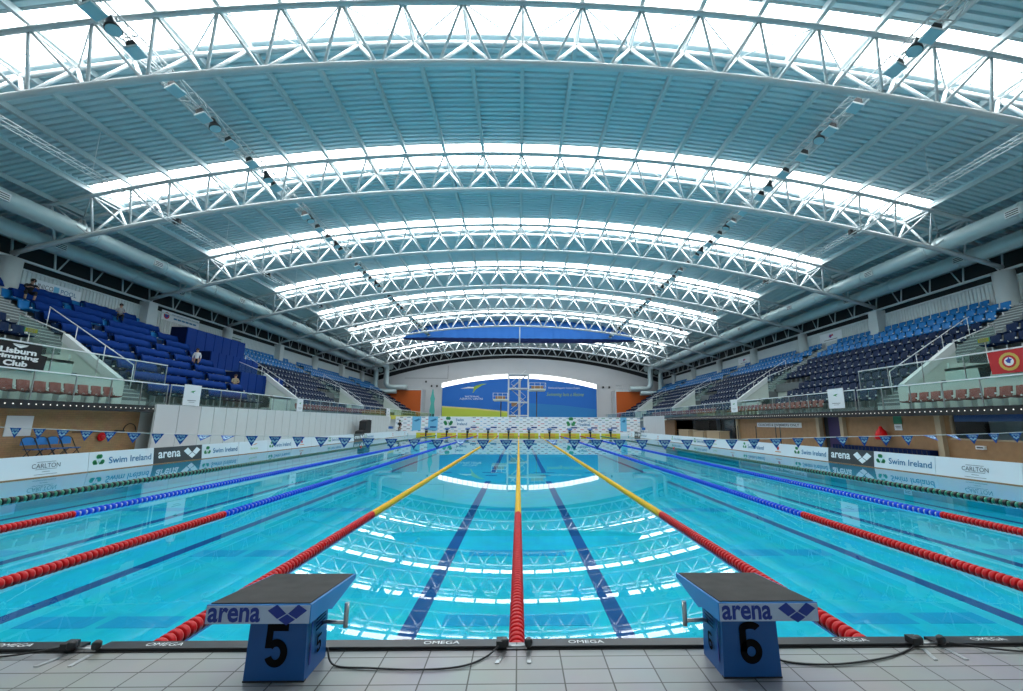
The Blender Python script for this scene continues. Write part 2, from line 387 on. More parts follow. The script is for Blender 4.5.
# ducts
for s in (-1, 1):
    for x, z, r, nm in ((26.5, 12.72, .50, 'upper'), (28.55, 12.1, .46, 'lower')):
        t = thing('air_duct', '%s round pale ventilation duct along the eaves above the %s-hand stand' % (nm, SIDE[s]), 'duct', (s*x, 0, z))
        yend = 85.5
        pts = [(0, -8.5, 0), (0, yend-1.6, 0)]
        for a in (15, 30, 45, 60, 75, 90): pts.append((0, yend-1.6+1.2*math.sin(R(a)), -1.2*(1-math.cos(R(a)))))
        zz = -3.4 if nm == 'lower' else -3.2
        pts.append((0, yend-.4, zz))
        for a in (20, 45, 70, 90): pts.append((-s*1.1*(1-math.cos(R(a))), yend-.4, zz-1.1*math.sin(R(a))))
        pts.append((-s*4.2, yend-.4, zz-1.1))
        MB().use('duct').tube(pts, r, 20).build('pipe', t)
        for i in range(19):
            y = -6+5.2*i
            MB().use('duct').tube([(0, y, 0), (0, y+.12, 0)], r+.025, 20).build('joint_band', t)
        for i in range(9):
            y = 20.2+9.42*i - (4.5 if nm == 'lower' else 0)
            if y > 84: continue
            g = MB().use('clad').box(-s*(r-.16), -s*(r+.07), y-.35, y+.35, -.28, .12); g.use('dark')
            for j in range(3): g.box(-s*(r+.071), -s*(r+.075), y-.3, y+.3, -.22+j*.11, -.17+j*.11)
            g.build('outlet_grille', t)

# ------------------------------------------------------------ lighting gantries
def gantry(s):
    x0, z0 = s*15.05, 15.72
    t = thing('lighting_gantry', 'long white lattice lighting gantry threaded through the trusses on the %s' % SIDE[s], 'gantry', (x0, 0, z0))
    y0, y1 = 4, 88; w_, h_ = .28, .42
    for a, b in ((-w_, 0), (w_, 0), (-w_, h_), (w_, h_)): beam((a, y0, b), (a, y1, b), .038).build('rail', t)
    l = MB().use('white')
    n = 70
    for i in range(n):
        a = y0+(y1-y0)*i/n; b = y0+(y1-y0)*(i+1)/n
        l.tube([(-w_, a, 0), (w_, b, 0)], .025, 5); l.tube([(w_, a, h_), (w_, b, 0)], .025, 5); l.tube([(-w_, a, 0), (-w_, b, h_)], .025, 5); l.tube([(-w_, b, 0), (w_, b, 0)], .025, 5)
        l.tube([(-w_, b, h_), (w_, b, h_)], .025, 5)
    l.build('lacing', t)
for s in (-1, 1): gantry(s)
def flood():
    t = thing('floodlight', 'x', 'floodlight')
    MB().use('steel').tube([(-.24, 0, -.28), (-.24, 0, .02), (.24, 0, .02), (.24, 0, -.28)], .02, 6).build('yoke', t)
    b = MB().use('white').prism([(-.25, -.10), (.25, -.10), (.19, -.36), (-.19, -.36)], -.22, .22); 
    b.build('housing', t)
    MB().use('lampglass').box(-.235, .235, -.205, .205, -.125, -.09).build('lens', t)
    return t
def flood2():
    t = thing('floodlight', 'x', 'floodlight')
    MB().use('steel').tube([(-.24, 0, -.25), (-.24, 0, .02), (.24, 0, .02), (.24, 0, -.25)], .02, 6).build('yoke', t)
    MB().use('lampglass').box(-.22, .22, -.27, .27, -.70, -.66).build('lens', t)
    MB().use('white').prism([(-.24, -.62), (.24, -.62), (.24, -.67), (-.24, -.67)], -.29, .29).build('housing', t)
    MB().use('blackgloss').prism([(-.12, -.30), (.12, -.30), (.22, -.62), (-.22, -.62)], -.18, .18).build('ballast_box', t)
    return t
def spot():
    t = thing('spotlight', 'x', 'spotlight')
    MB().use('steel').tube([(-.22, 0, -.32), (-.22, 0, .02), (.22, 0, .02), (.22, 0, -.32)], .02, 6).build('yoke', t)
    MB().use('blackgloss').lathe([(.06, -.05), (.13, -.12), (.15, -.3), (.24, -.5), (.26, -.62)], (0, 0, 0), 'Z', 14).build('housing', t)
    MB().use('lampglass').lathe([(.23, -.64), (.24, -.615)], (0, 0, 0), 'Z', 14).build('lens', t)
    return t
fa, sa = flood2(), spot(); used = [False, False]
offs = [(-2.35, 0), (-1.65, 1), (-.8, 0), (1.15, 0), (2.7, 0), (3.45, 1), (4.65, 0), (6.25, 0)]
for s in (-1, 1):
    cnt = 0
    for k in range(0, 8):
        for dy, kd in offs:
            y = T0+TS*k+dy
            if y < 4.5 or y > 87: continue
            if k > 0 and dy < -2: continue
            src = (fa, sa)[kd]; x = s*15.05-s*.36
            lab = ('teal-glassed box floodlight' if kd == 0 else 'black round spotlight') + ', %s gantry, %s lamp from the camera' % (SIDE[s], ORD[cnt])
            if not used[kd]:
                used[kd] = True; o = src; o.location = (x, y, 15.72); o['label'] = lab
            else: o = dup(src, (x, y, 15.72), label=lab)
            o['group'] = 'lamps hung from the %s-hand gantry' % SIDE[s]; o.rotation_euler = (0, s*R(22), R(8*((cnt % 3)-1))); cnt += 1
# outer cable trays
for s in (-1, 1):
    t = thing('cable_tray', 'thin white lattice cable tray slung under the trusses on the %s, outside the gantry' % SIDE[s], 'cable tray', (s*20.6, 0, 13.15))
    for a in (-.17, .17): beam((a, 4, 0), (a, 87, 0), .028).build('rail', t)
    beam((0, 4, .26), (0, 87, .26), .028).build('rail', t)
    l = MB().use('white')
    for i in range(150):
        a = 4+83*i/150; b = a+83/150; e = .17*(1 if i % 2 else -1)
        l.tube([(-e, a, 0), (e, b, 0)], .014, 4, False); l.tube([(e, a, 0), (0, b, .26)], .012, 4, False); l.tube([(-e, a, 0), (0, b, .26)], .012, 4, False)
    l.build('lacing', t)
    for k in range(0, 8):
        y = T0+TS*k; MB().use('blackgloss').box(-.2, .2, y-.1, y+.1, .02, .32).build('clamp', t)
        beam((s*.1, y+4.4, .2), (s*.1, y+4.4, 2.5), .014).build('hanger_rod', t)

# ------------------------------------------------------------ raised blue curtain, hanging pole
c = MB().use('curt'); xs = lin(-18.6, 18.6, 90); cv = []
def ctop(x): u = abs(x)/18.6; return 14.65+ (3.25)*max(0., 1-u**3.2)**.62
def cbot(x): u = abs(x)/18.6; return 14.30+.40*u**3
for fr in (0, 1):
    base = len(c.v)
    for i, x in enumerate(xs):
        a, b = ctop(x), cbot(x); w1 = .13*math.sin(i*1.9)+.08*math.sin(i*.7)
        for j in range(7):
            q = j/6; yy = 67+(.0 if fr == 0 else .85)+w1*(1-q)*.9 - (.35*math.sin(q*3.14) if fr == 0 else 0)
            c.v.append((x, yy, b+(a-b)*q))
    for i in range(len(xs)-1):
        for j in range(6):
            q = [base+i*7+j, base+(i+1)*7+j, base+(i+1)*7+j+1, base+i*7+j+1]
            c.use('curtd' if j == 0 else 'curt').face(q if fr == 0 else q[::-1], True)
n_ = len(xs)*7
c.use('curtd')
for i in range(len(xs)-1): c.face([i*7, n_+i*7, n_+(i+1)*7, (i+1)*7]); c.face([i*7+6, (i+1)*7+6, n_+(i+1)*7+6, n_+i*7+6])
c.build('raised_curtain', label='blue fabric divider curtain gathered up under the roof', cat='curtain')
pl = MB().use('white').tube([(0, 0, 0), (0, 0, -3.7)], .09, 8)
pl.build('hanging_pole', label='thin white pole hanging from the truss in front of the blue curtain', cat='pole', loc=(0, T0+5*TS, 15.75))

# ------------------------------------------------------------ far end wall fittings
# murals with a glowing clerestory over them
def arcz(x): return 10.75-.0080*x*x
for s in (-1, 1):
    x0, x1 = (-16.2, -.05) if s < 0 else (.05, 16.3)
    xs = lin(x0, x1, 16)
    wd = MB().use('sky2')
    for a, b in zip(xs, xs[1:]): wd.poly([(a, 88.93, arcz(a)), (b, 88.93, arcz(b)), (b, 88.93, arcz(b)+.92), (a, 88.93, arcz(a)+.92)])
    wo = wd.build('window_%d' % wn, kind='structure'); wn += 1
    g = MB().use('white')
    for a in xs: g.box(a-.04, a+.04, 88.86, 88.93, arcz(a), arcz(a)+.92)
    g.build('glazing_bar', wo)
    e = x0 if s < 0 else x1
    g = MB().use('white').box(e-.12, e+.12, 88.7, 88.93, 2.4, arcz(e)+.9); g.build('window_frame', wo)
    t = thing('mural', 'blue end-wall mural with %s' % ('bird-like logo above a lime green strip' if s < 0 else 'cursive lettering and a pale wave'), 'mural', (0, 88.86, 0))
    m = MB().use('mural'); m.prism([(x0+.25, 2.5), (x1-.15, 2.5)] + [(x, arcz(x)-.05) for x in reversed(lin(x0+.25, x1-.15, 16))], 0, .06)
    if s < 0:
        m.use('sand').flat([(-15.9, 4.9), (-9, 4.5), (-2.4, 3.9), (-2.4, 2.5), (-15.9, 2.5)], (0, -.01, 0), (1, 0, 0), (0, 0, 1))
        m.use('lime').flat([(-15.9, 4.6), (-9, 4.2), (-2.4, 3.6), (-2.4, 2.5), (-15.9, 2.5)], (0, -.015, 0), (1, 0, 0), (0, 0, 1))
    else:
        m.use('mural2').flat([(2.1, 5.6), (9, 5.2), (16.1, 4.4), (16.1, 2.5), (2.1, 2.5)], (0, -.01, 0), (1, 0, 0), (0, 0, 1))
    m.build('painted_panel', t)
    l = MB()
    if s < 0:
        l.use('greenlite').flat([(-.3, .1), (.6, .55), (1.9, .95), (2.9, .95), (1.8, .62), (1.2, .2), (.5, -.3), (.1, -.9), (-.1, -.95), (.2, -.2)], (-9.6, -.02, 8.6), (1, 0, 0), (0, 0, 1))
        l.use('whitetext').flat([(-2.6, -.1), (-1, .3), (.2, .25), (.1, .0), (-1, -.02)], (-9.6, -.022, 8.6), (1, 0, 0), (0, 0, 1)); l.build('bird_logo', t); l = MB().use('whitetext')
        l.text('NATIONAL', (-9.7, -.02, 6.9), (1, 0, 0), (0, 0, 1), width=3.0, height=.32); l.build('lettering', t); l = MB().use('whitetext')
        l.text('AQUATIC CENTRE', (-9.9, -.02, 6.4), (1, 0, 0), (0, 0, 1), width=4.8, height=.42)
    else:
        l.use('whitetext').text('National Aquatic Centre Dublin', (9.4, -.02, 8.75), (1, 0, 0), (0, 0, 1), width=6.6, height=.48); l.build('lettering', t); l = MB()
        l.use('greenlite').text('Swimming lasts a lifetime', (9.6, -.02, 7.35), (1, 0, 0), (0, 0, 1), width=7.8, height=.95, shear=.35)
    l.build('lettering', t)
# orange rooms at both ends
for s in (-1, 1):
    o = MB().use('orange').box(s*19.6, s*28.2, 86, 88.9, ZS, 7.9); o.use('clad').box(s*19.55, s*28.4, 85.9, 88.9, 7.9, 8.12)
    o.use('wallg').box(s*19.4, s*19.62, 85.85, 88.9, ZS, 8.12)
    o.build('wall_orange_%s' % SIDE[s], kind='structure')
    t = thing('ledge_railing', 'thin grey guard rail on the roof of the %s-hand orange room' % SIDE[s], 'railing', (0, 86.2, 8.12))
    for z in (.5, 1.0): beam((s*19.7, 0, z), (s*25, 0, z), .03, 'steel').build('rail', t)
    for i in range(5): beam((s*(19.7+1.3*i), 0, 0), (s*(19.7+1.3*i), 0, 1.0), .03, 'steel').build('post', t)
    # teal swimmer cut-out figure boards on the grey wall, loudspeaker boxes
t = thing('wall_figure', 'slim teal swimmer graphic standing on the grey wall beside the left mural', 'sign', (-17.9, 88.9, 2.4))
MB().use('teal').prism([(-.45, 0), (.45, 0), (.55, 1.6), (.35, 3.0), (.5, 4.0), (.2, 4.9), (.1, 5.9), (-.1, 5.9), (-.25, 4.9), (-.5, 4.0), (-.3, 3.0), (-.55, 1.6)], 0, .06).build('cutout', t)
MB().use('ctop').box(-.4, -.1, -.02, .0, .2, .9).box(.1, .4, -.02, 0, .2, .9).build('feet', t)
for i, (x, z) in enumerate(((-20.9+1.5, 9.9), (-18.2, 9.0), (-17.1, 9.0), (17.6, 9.0), (18.9, 9.0))):
    b = MB().use('blackgloss').prism([(-.18, -.2), (.18, -.2), (.14, .2), (-.14, .2)], -.25, 0); b.build('wall_speaker', label='small dark wall speaker on the grey end wall, %s of the five from the left' % ORD[i].replace('nearest', 'first'), cat='speaker', group='speakers on the end wall', loc=(x, 88.98, z))
# thin outline frame high on the wall
f = MB().use('greytext')
for a, b in (((-23.5, 11.2), (-23.46, 9.2)), ((-15.7, 13.5), (-15.66, 9.4)), ((-23.5, 9.24), (-15.66, 9.2))):
    pass
f.box(-23.9, -14.9, 88.96, 88.99, 10.6, 10.66).box(-14.96, -14.9, 88.96, 88.99, 10.6, 13.3).build('trim_%d' % pn, kind='structure'); pn += 1
# diving tower
t = thing('diving_tower', 'white framed diving tower with stairs and side platforms before the murals', 'diving tower', (-.15, 75, ZD))
for x in (-1.75, 1.75):
    for y in (0, 2.6): MB().use('white').box(x-.11, x+.11, y-.11, y+.11, 0, 9.9).build('post', t)
for z in (2.6, 4.9, 7.3, 9.8): MB().use('white').box(-1.85, 1.85, -.1, 2.7, z-.1, z+.08).build('landing', t)
for i, z in enumerate((.1, 2.6, 4.9, 7.3)):
    sg = 1 if i % 2 else -1; st = MB().use('steel')
    st.tube([(-sg*1.3, .3, z), (sg*1.3, .3, z+2.3)], .06, 6); st.tube([(-sg*1.3, 1.2, z), (sg*1.3, 1.2, z+2.3)], .06, 6)
    for j in range(9): u = (j+.5)/9; st.box(-sg*1.3+sg*2.6*u-.13, -sg*1.3+sg*2.6*u+.13, .3, 1.2, z+2.3*u-.02, z+2.3*u+.02)
    st.build('stair_flight', t)
    MB().use('whitep').tube([(-sg*1.3, -.05, z+1), (sg*1.3, -.05, z+3.2)], .035, 5).build('handrail', t)
MB().use('wood').box(-1.6, -.3, .2, 2.4, 2.0, 2.55).box(-1.2, -.2, .2, 2.4, 4.2, 4.8).build('store_panel', t)
for x0, x1, z in ((1.85, 4.7, 7.1), (-4.3, -1.85, 5.3)):
    p = MB().use('pale').box(x0, x1, -2.2, 1.6, z-.25, z); p.build('platform', t)
    r = MB().use('whitep')
    for zz in (.5, 1.0): r.tube([(x0, -2.1, z+zz), (x1, -2.1, z+zz), (x1, 1.5, z+zz)], .03, 5)
    for q in range(4): r.tube([(x0+(x1-x0)*q/3, -2.1, z), (x0+(x1-x0)*q/3, -2.1, z+1)], .03, 5)
    r.build('guard_rail', t)
    MB().use('greytext').tube([((x0+x1)/2, 1.3, 0), ((x0+x1)/2, 1.3, z-.25)], .10, 8).build('pier', t)
    MB().use('wood').box(x0+.4, x1-.4, -1.9, -.6, z+.02, z+.5).build('mat_stack', t)

# ------------------------------------------------------------ stands
def row(i): return 20.6+1.02*i, 3.2+.65*i       # front edge of tread, tread height
NR = 9
AIS = [(21.45, 22.95), (38.4, 39.8), (54.6, 56.0), (72.3, 73.7)]   # stairs
VOM = [(8.0, 21.2), (34.4, 38.1), (50.8, 54.3), (68.6, 72.0)]     # openings, rows below 6 are cut
def in_iv(y, iv): return any(a <= y <= b for a, b in iv)
def cut(segs, a, b):
    out = []
    for p, q in segs:
        if b <= p or a >= q: out.append((p, q)); continue
        if p < a: out.append((p, a))
        if q > b: out.append((b, q))
    return out
for s in (-1, 1):
    sl = MB().use('conc').box(s*17.35, s*31.2, 8, 88.9, 2.12, 2.28)
    for i in range(-1, NR):
        x, z = row(i); segs = [(8, 85.5)]
        if i < 3:
            for a, b in VOM: segs = cut(segs, a, b)
        if i < 0: segs = cut(segs, 8, 23.2)
        for a, b in segs: sl.box(s*x, s*(x+1.04 if i < NR-1 else 31.2), a, b, max(2.28, z-1.1), z)
    sl.build('floor_stand_%s' % SIDE[s], kind='structure')
    # rear cladding
    r = MB().use('clad'); y = 8.
    pr = []
    while y < 88.8: pr += [(y, 30.0), (y+.09, 30.0), (y+.12, 29.95), (y+.21, 29.95)]; y += .24
    k = len(r.v)
    for yy, xx in pr: r.v += [(s*xx, yy, 8.45), (s*xx, yy, 10.45)]
    for i in range(len(pr)-1): r.face([k+2*i, k+2*i+1, k+2*i+3, k+2*i+2])
    r.box(s*30.02, s*30.2, 8, 88.9, 8.4, 10.45); r.box(s*29.9, s*30.22, 8, 88.9, 10.45, 10.55)
    r.build('wall_stand_%s' % SIDE[s], kind='structure')
    # slab edge with dots
    yA, yB = (8, 20.75) if s < 0 else (8, 50)
    e = MB().use('black').box(s*17.25, s*17.36, yA, yB, 1.96, 2.27); e.use('dot'); y = yA+.2
    while y < yB: e.box(s*17.245, s*17.25, y, y+.035, 2.11, 2.145); y += .235
    e.build('trim_%d' % pn, kind='structure'); pn += 1
    MB().use('pale').box(s*17.36, s*18.0, 8, 88, 1.98, 2.12).build('ceiling_gallery_%s' % SIDE[s], kind='structure')
    # parapet between the brown row and the main rake
    p = MB().use('pale').box(s*19.35, s*19.5, 8, 21.3, 2.28, 3.46)
    pass
    p.build('wall_parapet_%s' % SIDE[s], kind='structure')
# stairs and vomitory walls
for s in (-1, 1):
    for n, ((a, b), (va, vb)) in enumerate(zip(AIS, VOM)):
        st = MB().use('step')
        for i in range(-3, 3*NR):
            x = 20.6+.34*i; z = 3.2+.2167*i+.06
            if z < 2.4 or x > 28.9 or (s < 0 and n == 1 and x > 20.9): continue
            st.use('step').box(s*x, s*(x+.36), a, b, z-.25, z+.14); st.use('conc').box(s*(x-.004), s*x, a, b, z-.04, z+.10)
        st.build('stairway', label='grey concrete stair climbing the %s-hand stand, %s from camera' % (SIDE[s], ORD[n]), cat='stairs', group='stairs of the %s-hand stand' % SIDE[s])
        w_ = MB().use('pale'); vv = max(va, 19.0) if n == 0 else va; hz = 4.12 if n == 0 else 3.5
        w_.prism([(s*x, z) for x, z in [(19.6, 2.3), (22.6, 2.3), (22.6, 5.35), (19.6, 3.2)]], vb, vb+.2)
        w_.use('clad').prism([(s*x, z) for x, z in [(19.55, 3.2), (22.6, 5.38), (22.6, 5.82), (19.55, 3.62)]], vb-.05, vb+.24)
        w_.use('pale').box(s*23.45, s*23.6, va, vb, 2.3, 4.4)
        w_.use('dark' if n == 0 else 'conc').box(s*23.3, s*23.45, va, vb, 4.4, 5.1)  # first entrance: near-black band paints the shade under the rows above
        w_.use('pale').box(s*19.6, s*19.75, va, vv if n == 0 else vb-.9, 2.3, hz)
        w_.box(s*19.6, s*(20.4 if n == 0 else 19.9), va, vv if n == 0 else vb-.9, hz-.12, hz)
        w_.use('step').box(s*19.75, s*23.45, va, vb, 2.3, 2.6)
        if n == 0: w_.use('pale').box(s*19.75, s*23.4, 18.9, 19.0, 2.6, 4.4)
        w_.use('dark').prism([(17.0, 4.0), (17.55, 4.0), (17.5, 3.5), (17.2, 3.5)], s*19.57, s*19.6, 'X')
        w_.build('wall_entrance_%s' % SIDE[s], kind='structure')
        # handrail on the far edge of stair
        h = thing('stair_handrail', 'white metal handrail on the %s stair of the %s-hand stand' % (ORD[n], SIDE[s]), 'handrail', (0, b+.08, 0), group='stair handrails of the %s-hand stand' % SIDE[s])
        MB().use('whitep').tube([(s*20.6, 0, 4.5), (s*25.6, 0, 7.65)], .028, 6).build('rail', h)
        for q in range(4): x = 20.6+1.66*q; MB().use('whitep').tube([(s*x, 0, 3.2+.637*(x-20.6)-.05), (s*x, 0, 4.5+.63*(x-20.6))], .02, 5).build('post', h)
        # glass screen over the entrance side
        g = thing('entrance_glass_screen', 'green glass guard over the %s entrance of the %s-hand stand' % (ORD[n], SIDE[s]), 'glass screen', (0, vb, 0), group='entrance glass guards of the %s-hand stand' % SIDE[s])
        MB().use('glass').prism([(s*x, z) for x, z in [(22.65, 4.5), (25.0, 5.9), (25.0, 6.75), (22.65, 5.8)]], .05, .08).build('glass_pane', g)
        MB().use('whitep').tube([(s*22.62, .06, 5.85), (s*25.0, .06, 6.8), (s*25.0, .06, 5.9)], .03, 6).build('top_rail', g)

# glass balustrades
def balus(s, x, ya, yb, z0, z1, n, lab):
    t = thing('glass_balustrade', lab, 'balustrade', (s*x, ya, z0))
    L = (yb-ya)/n
    for i in range(n):
        MB().use('glass').box(-.012, .012, i*L+.02, (i+1)*L-.02, 0, z1-z0-.05).build('glass_pane', t)
    MB().use('whitep').box(-.035, .035, 0, yb-ya, z1-z0-.05, z1-z0).build('handrail', t)
    for i in range(n+1): MB().use('steel').box(-.02, .02, i*L-.012, i*L+.012, 0, z1-z0-.05).build('post', t)
for s in (-1, 1):
    balus(s, 17.3, 8.2, 21.4, 2.28, 3.34, 9, 'front glass balustrade with white rail before the %s-hand red-brown seats nearest the camera' % SIDE[s])
    balus(s, 17.3, 21.6, 54, 2.28, 3.36, 18, 'long glass balustrade with white rail along the middle of the %s-hand gallery' % SIDE[s])
    balus(s, 17.3, 54.2, 85, 2.28, 3.36, 12, 'distant glass balustrade at the far end of the %s-hand gallery' % SIDE[s])
    balus(s, 19.3, 8.2, 23.6, 3.46, 4.58, 8, 'upper glass balustrade above the parapet of the %s-hand stand' % SIDE[s])

# seats -------------------------------------------------
def seatmesh(name, m):
    b = MB().use(m); n = 4; prof = [(.28, .42), (.24, .38), (.0, .36), (-.13, .38), (-.18, .50), (-.22, .78), (-.245, .80)]   # +x = facing
    k = 0
    rowsv = []
    for th in (0, 1):
        for i, (px, pz) in enumerate(prof):
            for j in range(n+1):
                y = -.215+.43*j/n; bulge = .035*(1-(2*j/n-1)**2)
                t_ = .03*th; zz = pz-(0 if i > 3 else bulge)-t_*(1 if i < 4 else .2); xx = px-(bulge if i > 3 else 0)-(t_ if i > 3 else 0)
                if i == len(prof)-1: zz -= .04*abs(2*j/n-1)**3
                b.v.append((xx, y, zz))
    m_ = n+1; P = len(prof)
    for th in (0, 1):
        for i in range(P-1):
            for j in range(n):
                q = [th*P*m_+i*m_+j, th*P*m_+i*m_+j+1, th*P*m_+(i+1)*m_+j+1, th*P*m_+(i+1)*m_+j]
                b.face(q if th else q[::-1], True)
    for i in range(P-1):
        for j in (0, n): q = [i*m_+j, (i+1)*m_+j, P*m_+(i+1)*m_+j, P*m_+i*m_+j]; b.face(q if j else q[::-1])
    for j in range(n):
        for i in (0, P-1): q = [i*m_+j, P*m_+i*m_+j, P*m_+i*m_+j+1, i*m_+j+1]; b.face(q if i else q[::-1])
    b.use('whitep').box(-.19, -.12, .225, .275, .50, .56).box(.14, .2, .225, .275, .36, .42)  # seat brackets as enlarged white blocks, painting glints between the seats
    b.use('steel').box(-.2, .0, -.03, .03, .02, .36)
    return b.mesh(name)
SM = {'blue': seatmesh('blue_seat', 'sblue'), 'navy': seatmesh('navy_seat', 'snavy'), 'brown': seatmesh('brown_seat', 'sbrown')}
SS = 1.27
seats = []    # (dist, side, row, y, kind, x, z)
def hoardzone(i, y): return (33.0 < y < 42.2) and i >= 1
covers = []
for s in (-1, 1):
    for i in range(-1, NR):
        x, z = row(i); y = 8.4
        while y < 85:
            y += .655
            if in_iv(y, [(a-.3, b+.3) for a, b in AIS]): continue
            if i < 3 and in_iv(y, [(a-.5, b+.5) for a, b in VOM]): continue
            if i < 0 and y < 23.6: continue
            if s < 0 and hoardzone(i, y): continue
            if i >= NR-2 and min(abs(y-(T0+TS*k_)) for k_ in range(-1, 9)) < .85 and i == NR-1: continue
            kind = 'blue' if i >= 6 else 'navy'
            seats.append((s, i, y, kind, s*(x+.55), z))
covseg = []
rc = random.Random(5)
for i in range(-1, NR):
    y = 23.3+rc.random()*.6
    end = 34.0 if i > 1 else 33.2
    while y < end-1:
        L = min(rc.choice([2.6, 3.2, 3.9]), end-y); covseg.append((i, y, y+L)); y += L+rc.choice([.5, .7, .9])
covseg = [c_ for c_ in covseg if c_[2]-c_[1] > .5]
camp = Vector((0, 0, 1.57)); mwi = camo.matrix_world.inverted()
def px(p):
    v = mwi @ Vector(p); d = -v.z
    return 529.5+424.8*v.x/d, 345.5-424.8*v.y/d, d
def seen(p):
    u, v, d = px(p); return d > 0 and -4 < u < 1027 and -4 < v < 695
def covered(s, i, y): return s < 0 and any(c_[0] == i and c_[1]-.15 < y < c_[2]+.15 for c_ in covseg)
RL = {8: 'top', 7: 'second highest', 6: 'third highest', 5: 'fourth highest', 4: 'fifth lowest', 3: 'fourth lowest', 2: 'third lowest', 1: 'second lowest', 0: 'lowest', -1: 'front', -2: 'foremost'}
BL = lambda y: 'nearest the camera' if y < 22 else 'beyond the first stair' if y < 39 else 'beyond the second stair' if y < 55.5 else 'far end'
# the dark underparts below the covers still show, so covered seats are kept as copies too but count as hidden
vis = [q for q in seats if seen((q[4], q[2], q[5]+.6))]
v = sorted(vis, key=lambda q: px((q[4], q[2], q[5]))[2])[:298]; vs = set(v)
for q in v:
    s, i, y, kind, x, z = q
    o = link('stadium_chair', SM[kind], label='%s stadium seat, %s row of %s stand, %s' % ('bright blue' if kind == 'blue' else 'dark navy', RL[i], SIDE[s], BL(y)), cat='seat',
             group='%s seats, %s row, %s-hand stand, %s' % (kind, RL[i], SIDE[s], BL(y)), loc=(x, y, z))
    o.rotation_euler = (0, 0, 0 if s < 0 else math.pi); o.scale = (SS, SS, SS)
b = MB()
for kind in ('blue', 'navy'):
    src = SM[kind]; sv = [tuple(v_.co) for v_ in src.vertices]; sf = [tuple(p.vertices) for p in src.polygons]; mp_ = []
    for mm in src.materials: b.use(mm); mp_.append(b.cur)
    smi = [mp_[p.material_index] for p in src.polygons]
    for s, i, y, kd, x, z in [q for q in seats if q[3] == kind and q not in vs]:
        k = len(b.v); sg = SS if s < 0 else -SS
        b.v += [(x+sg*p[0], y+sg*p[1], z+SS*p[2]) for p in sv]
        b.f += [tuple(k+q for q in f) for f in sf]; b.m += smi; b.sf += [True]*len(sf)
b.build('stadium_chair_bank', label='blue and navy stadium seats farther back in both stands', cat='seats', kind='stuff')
for s in (-1, 1):
    secs = [(8.6, 20.3), (26.0, 37.4), (40.5, 60)] if s > 0 else [(8.6, 20.3), (36.4, 60)]
    for a, b in secs:
        y = a
        while y < b:
            o = link('gallery_chair', SM['brown'], label='red-brown seat behind the %s-hand gallery glass, %s' % (SIDE[s], BL(y)), cat='seat', group='red-brown front row seats, %s-hand gallery, %s' % (SIDE[s], BL(y)), loc=(s*18.45, y, 2.28))
            o.rotation_euler = (0, 0, 0 if s < 0 else math.pi); y += .56
# covers
for i, a, b in covseg:
    x, z = row(i); x0 = -(x+.55)
    prof = [(.02, .52), (-.04, .74), (-.12, .89), (-.26, .90), (-.33, .84), (-.34, .60), (-.30, .60), (-.27, .82), (-.14, .84), (-.09, .72), (-.03, .52)]
    m = MB().use('tarp'); n = max(2, int((b-a)/.25)); P = len(prof)
    for j in range(n+1):
        yy = a+(b-a)*j/n; wv = .02*math.sin(j*2.1+i)
        m.v += [(p[0]*1.3+x0+(wv if q < 3 else 0), yy, p[1]*1.3-.05+z+(wv if q in (2, 3, 5) else 0)) for q, p in enumerate(prof)]
    for j in range(n):
        for q in range(P): q2 = (q+1) % P; m.face([j*P+q, j*P+q2, (j+1)*P+q2, (j+1)*P+q], True)
    m.face(list(range(P))); m.face(list(reversed(range(n*P, n*P+P))))
    cnt = sum(1 for c_ in covseg if c_[0] == i and c_[1] < a)
    m.build('dust_cover', label='royal blue cover on the %s row of the left stand, %s cover from camera' % (RL[i], ORD[cnt]), cat='cover', group='blue seat covers, %s row' % RL[i])
# stepped blue hoardings in the left-hand stand
for n, (x, ya, yb, z0, z1, k, zb_) in enumerate(((27.0, 34.4, 41.8, 7.25, 9.1, 7, 7.0), (25.0, 34.6, 40.9, 5.9, 7.15, 7, 5.6), (22.4, 34.6, 40.8, 4.5, 5.5, 6, 4.0))):
    t = thing('blue_hoarding', '%s tier of the stepped royal blue board enclosure in the left-hand stand' % ('highest', 'middle', 'lowest')[n], 'hoarding', (-x, ya, 0))
    L = (yb-ya)/k
    for i in range(k): MB().use('hoard').box(-.05, .03, i*L+.03, (i+1)*L-.03, z0-.6, z1).build('panel', t)
    MB().use('hoardd').box(-1.3, -.05, 0, .06, z0-.6, z1).build('end_panel', t); MB().use('hoardd').box(-.08, -.05, 0, yb-ya, z0-.6, z1-.02).build('back_frame', t)  # darker copy of the board blue, shade put into the colour
    MB().use('hoardd').box(-1.3, -.05, 0, yb-ya, z1-.05, z1-.0).build('cover_board', t)

# ------------------------------------------------------------ ground floor under the galleries
MB().use('brick').box(-18.2, -18, 8, 20.9, ZS, 2.12).build('wall_brick_left', kind='structure')
MB().use('clad').box(-18.2, -18, 20.9, 88, ZS, 2.12).build('wall_gallery_left', kind='structure')
wr = MB().use('wood').box(18, 18.2, 17.9, 23.5, ZS, 2.12).box(18, 18.2, 25.3, 35, ZS, 2.12).box(18, 18.2, 8, 17.9, ZS, 1.02).box(18, 18.2, 17.6, 17.9, 1.02, 2.12)
wr.use('dark').box(18.2, 18.3, 23.4, 25.4, ZS, 2.12)
wr.use('interior').box(21.5, 21.7, 35, 46.5, ZS, 2.12).box(18, 18.2, 54, 88, ZS, 2.12).box(20.5, 20.6, 8, 17.3, ZS, 2.12)
wr.use('wood').box(18, 18.2, 49.5, 54, ZS, 2.12)
wr.build('wall_ground_right', kind='structure')
d = MB().use('purple').box(18.14, 18.2, 23.55, 24.9, ZS, 2.08); d.build('door_1', kind='structure')
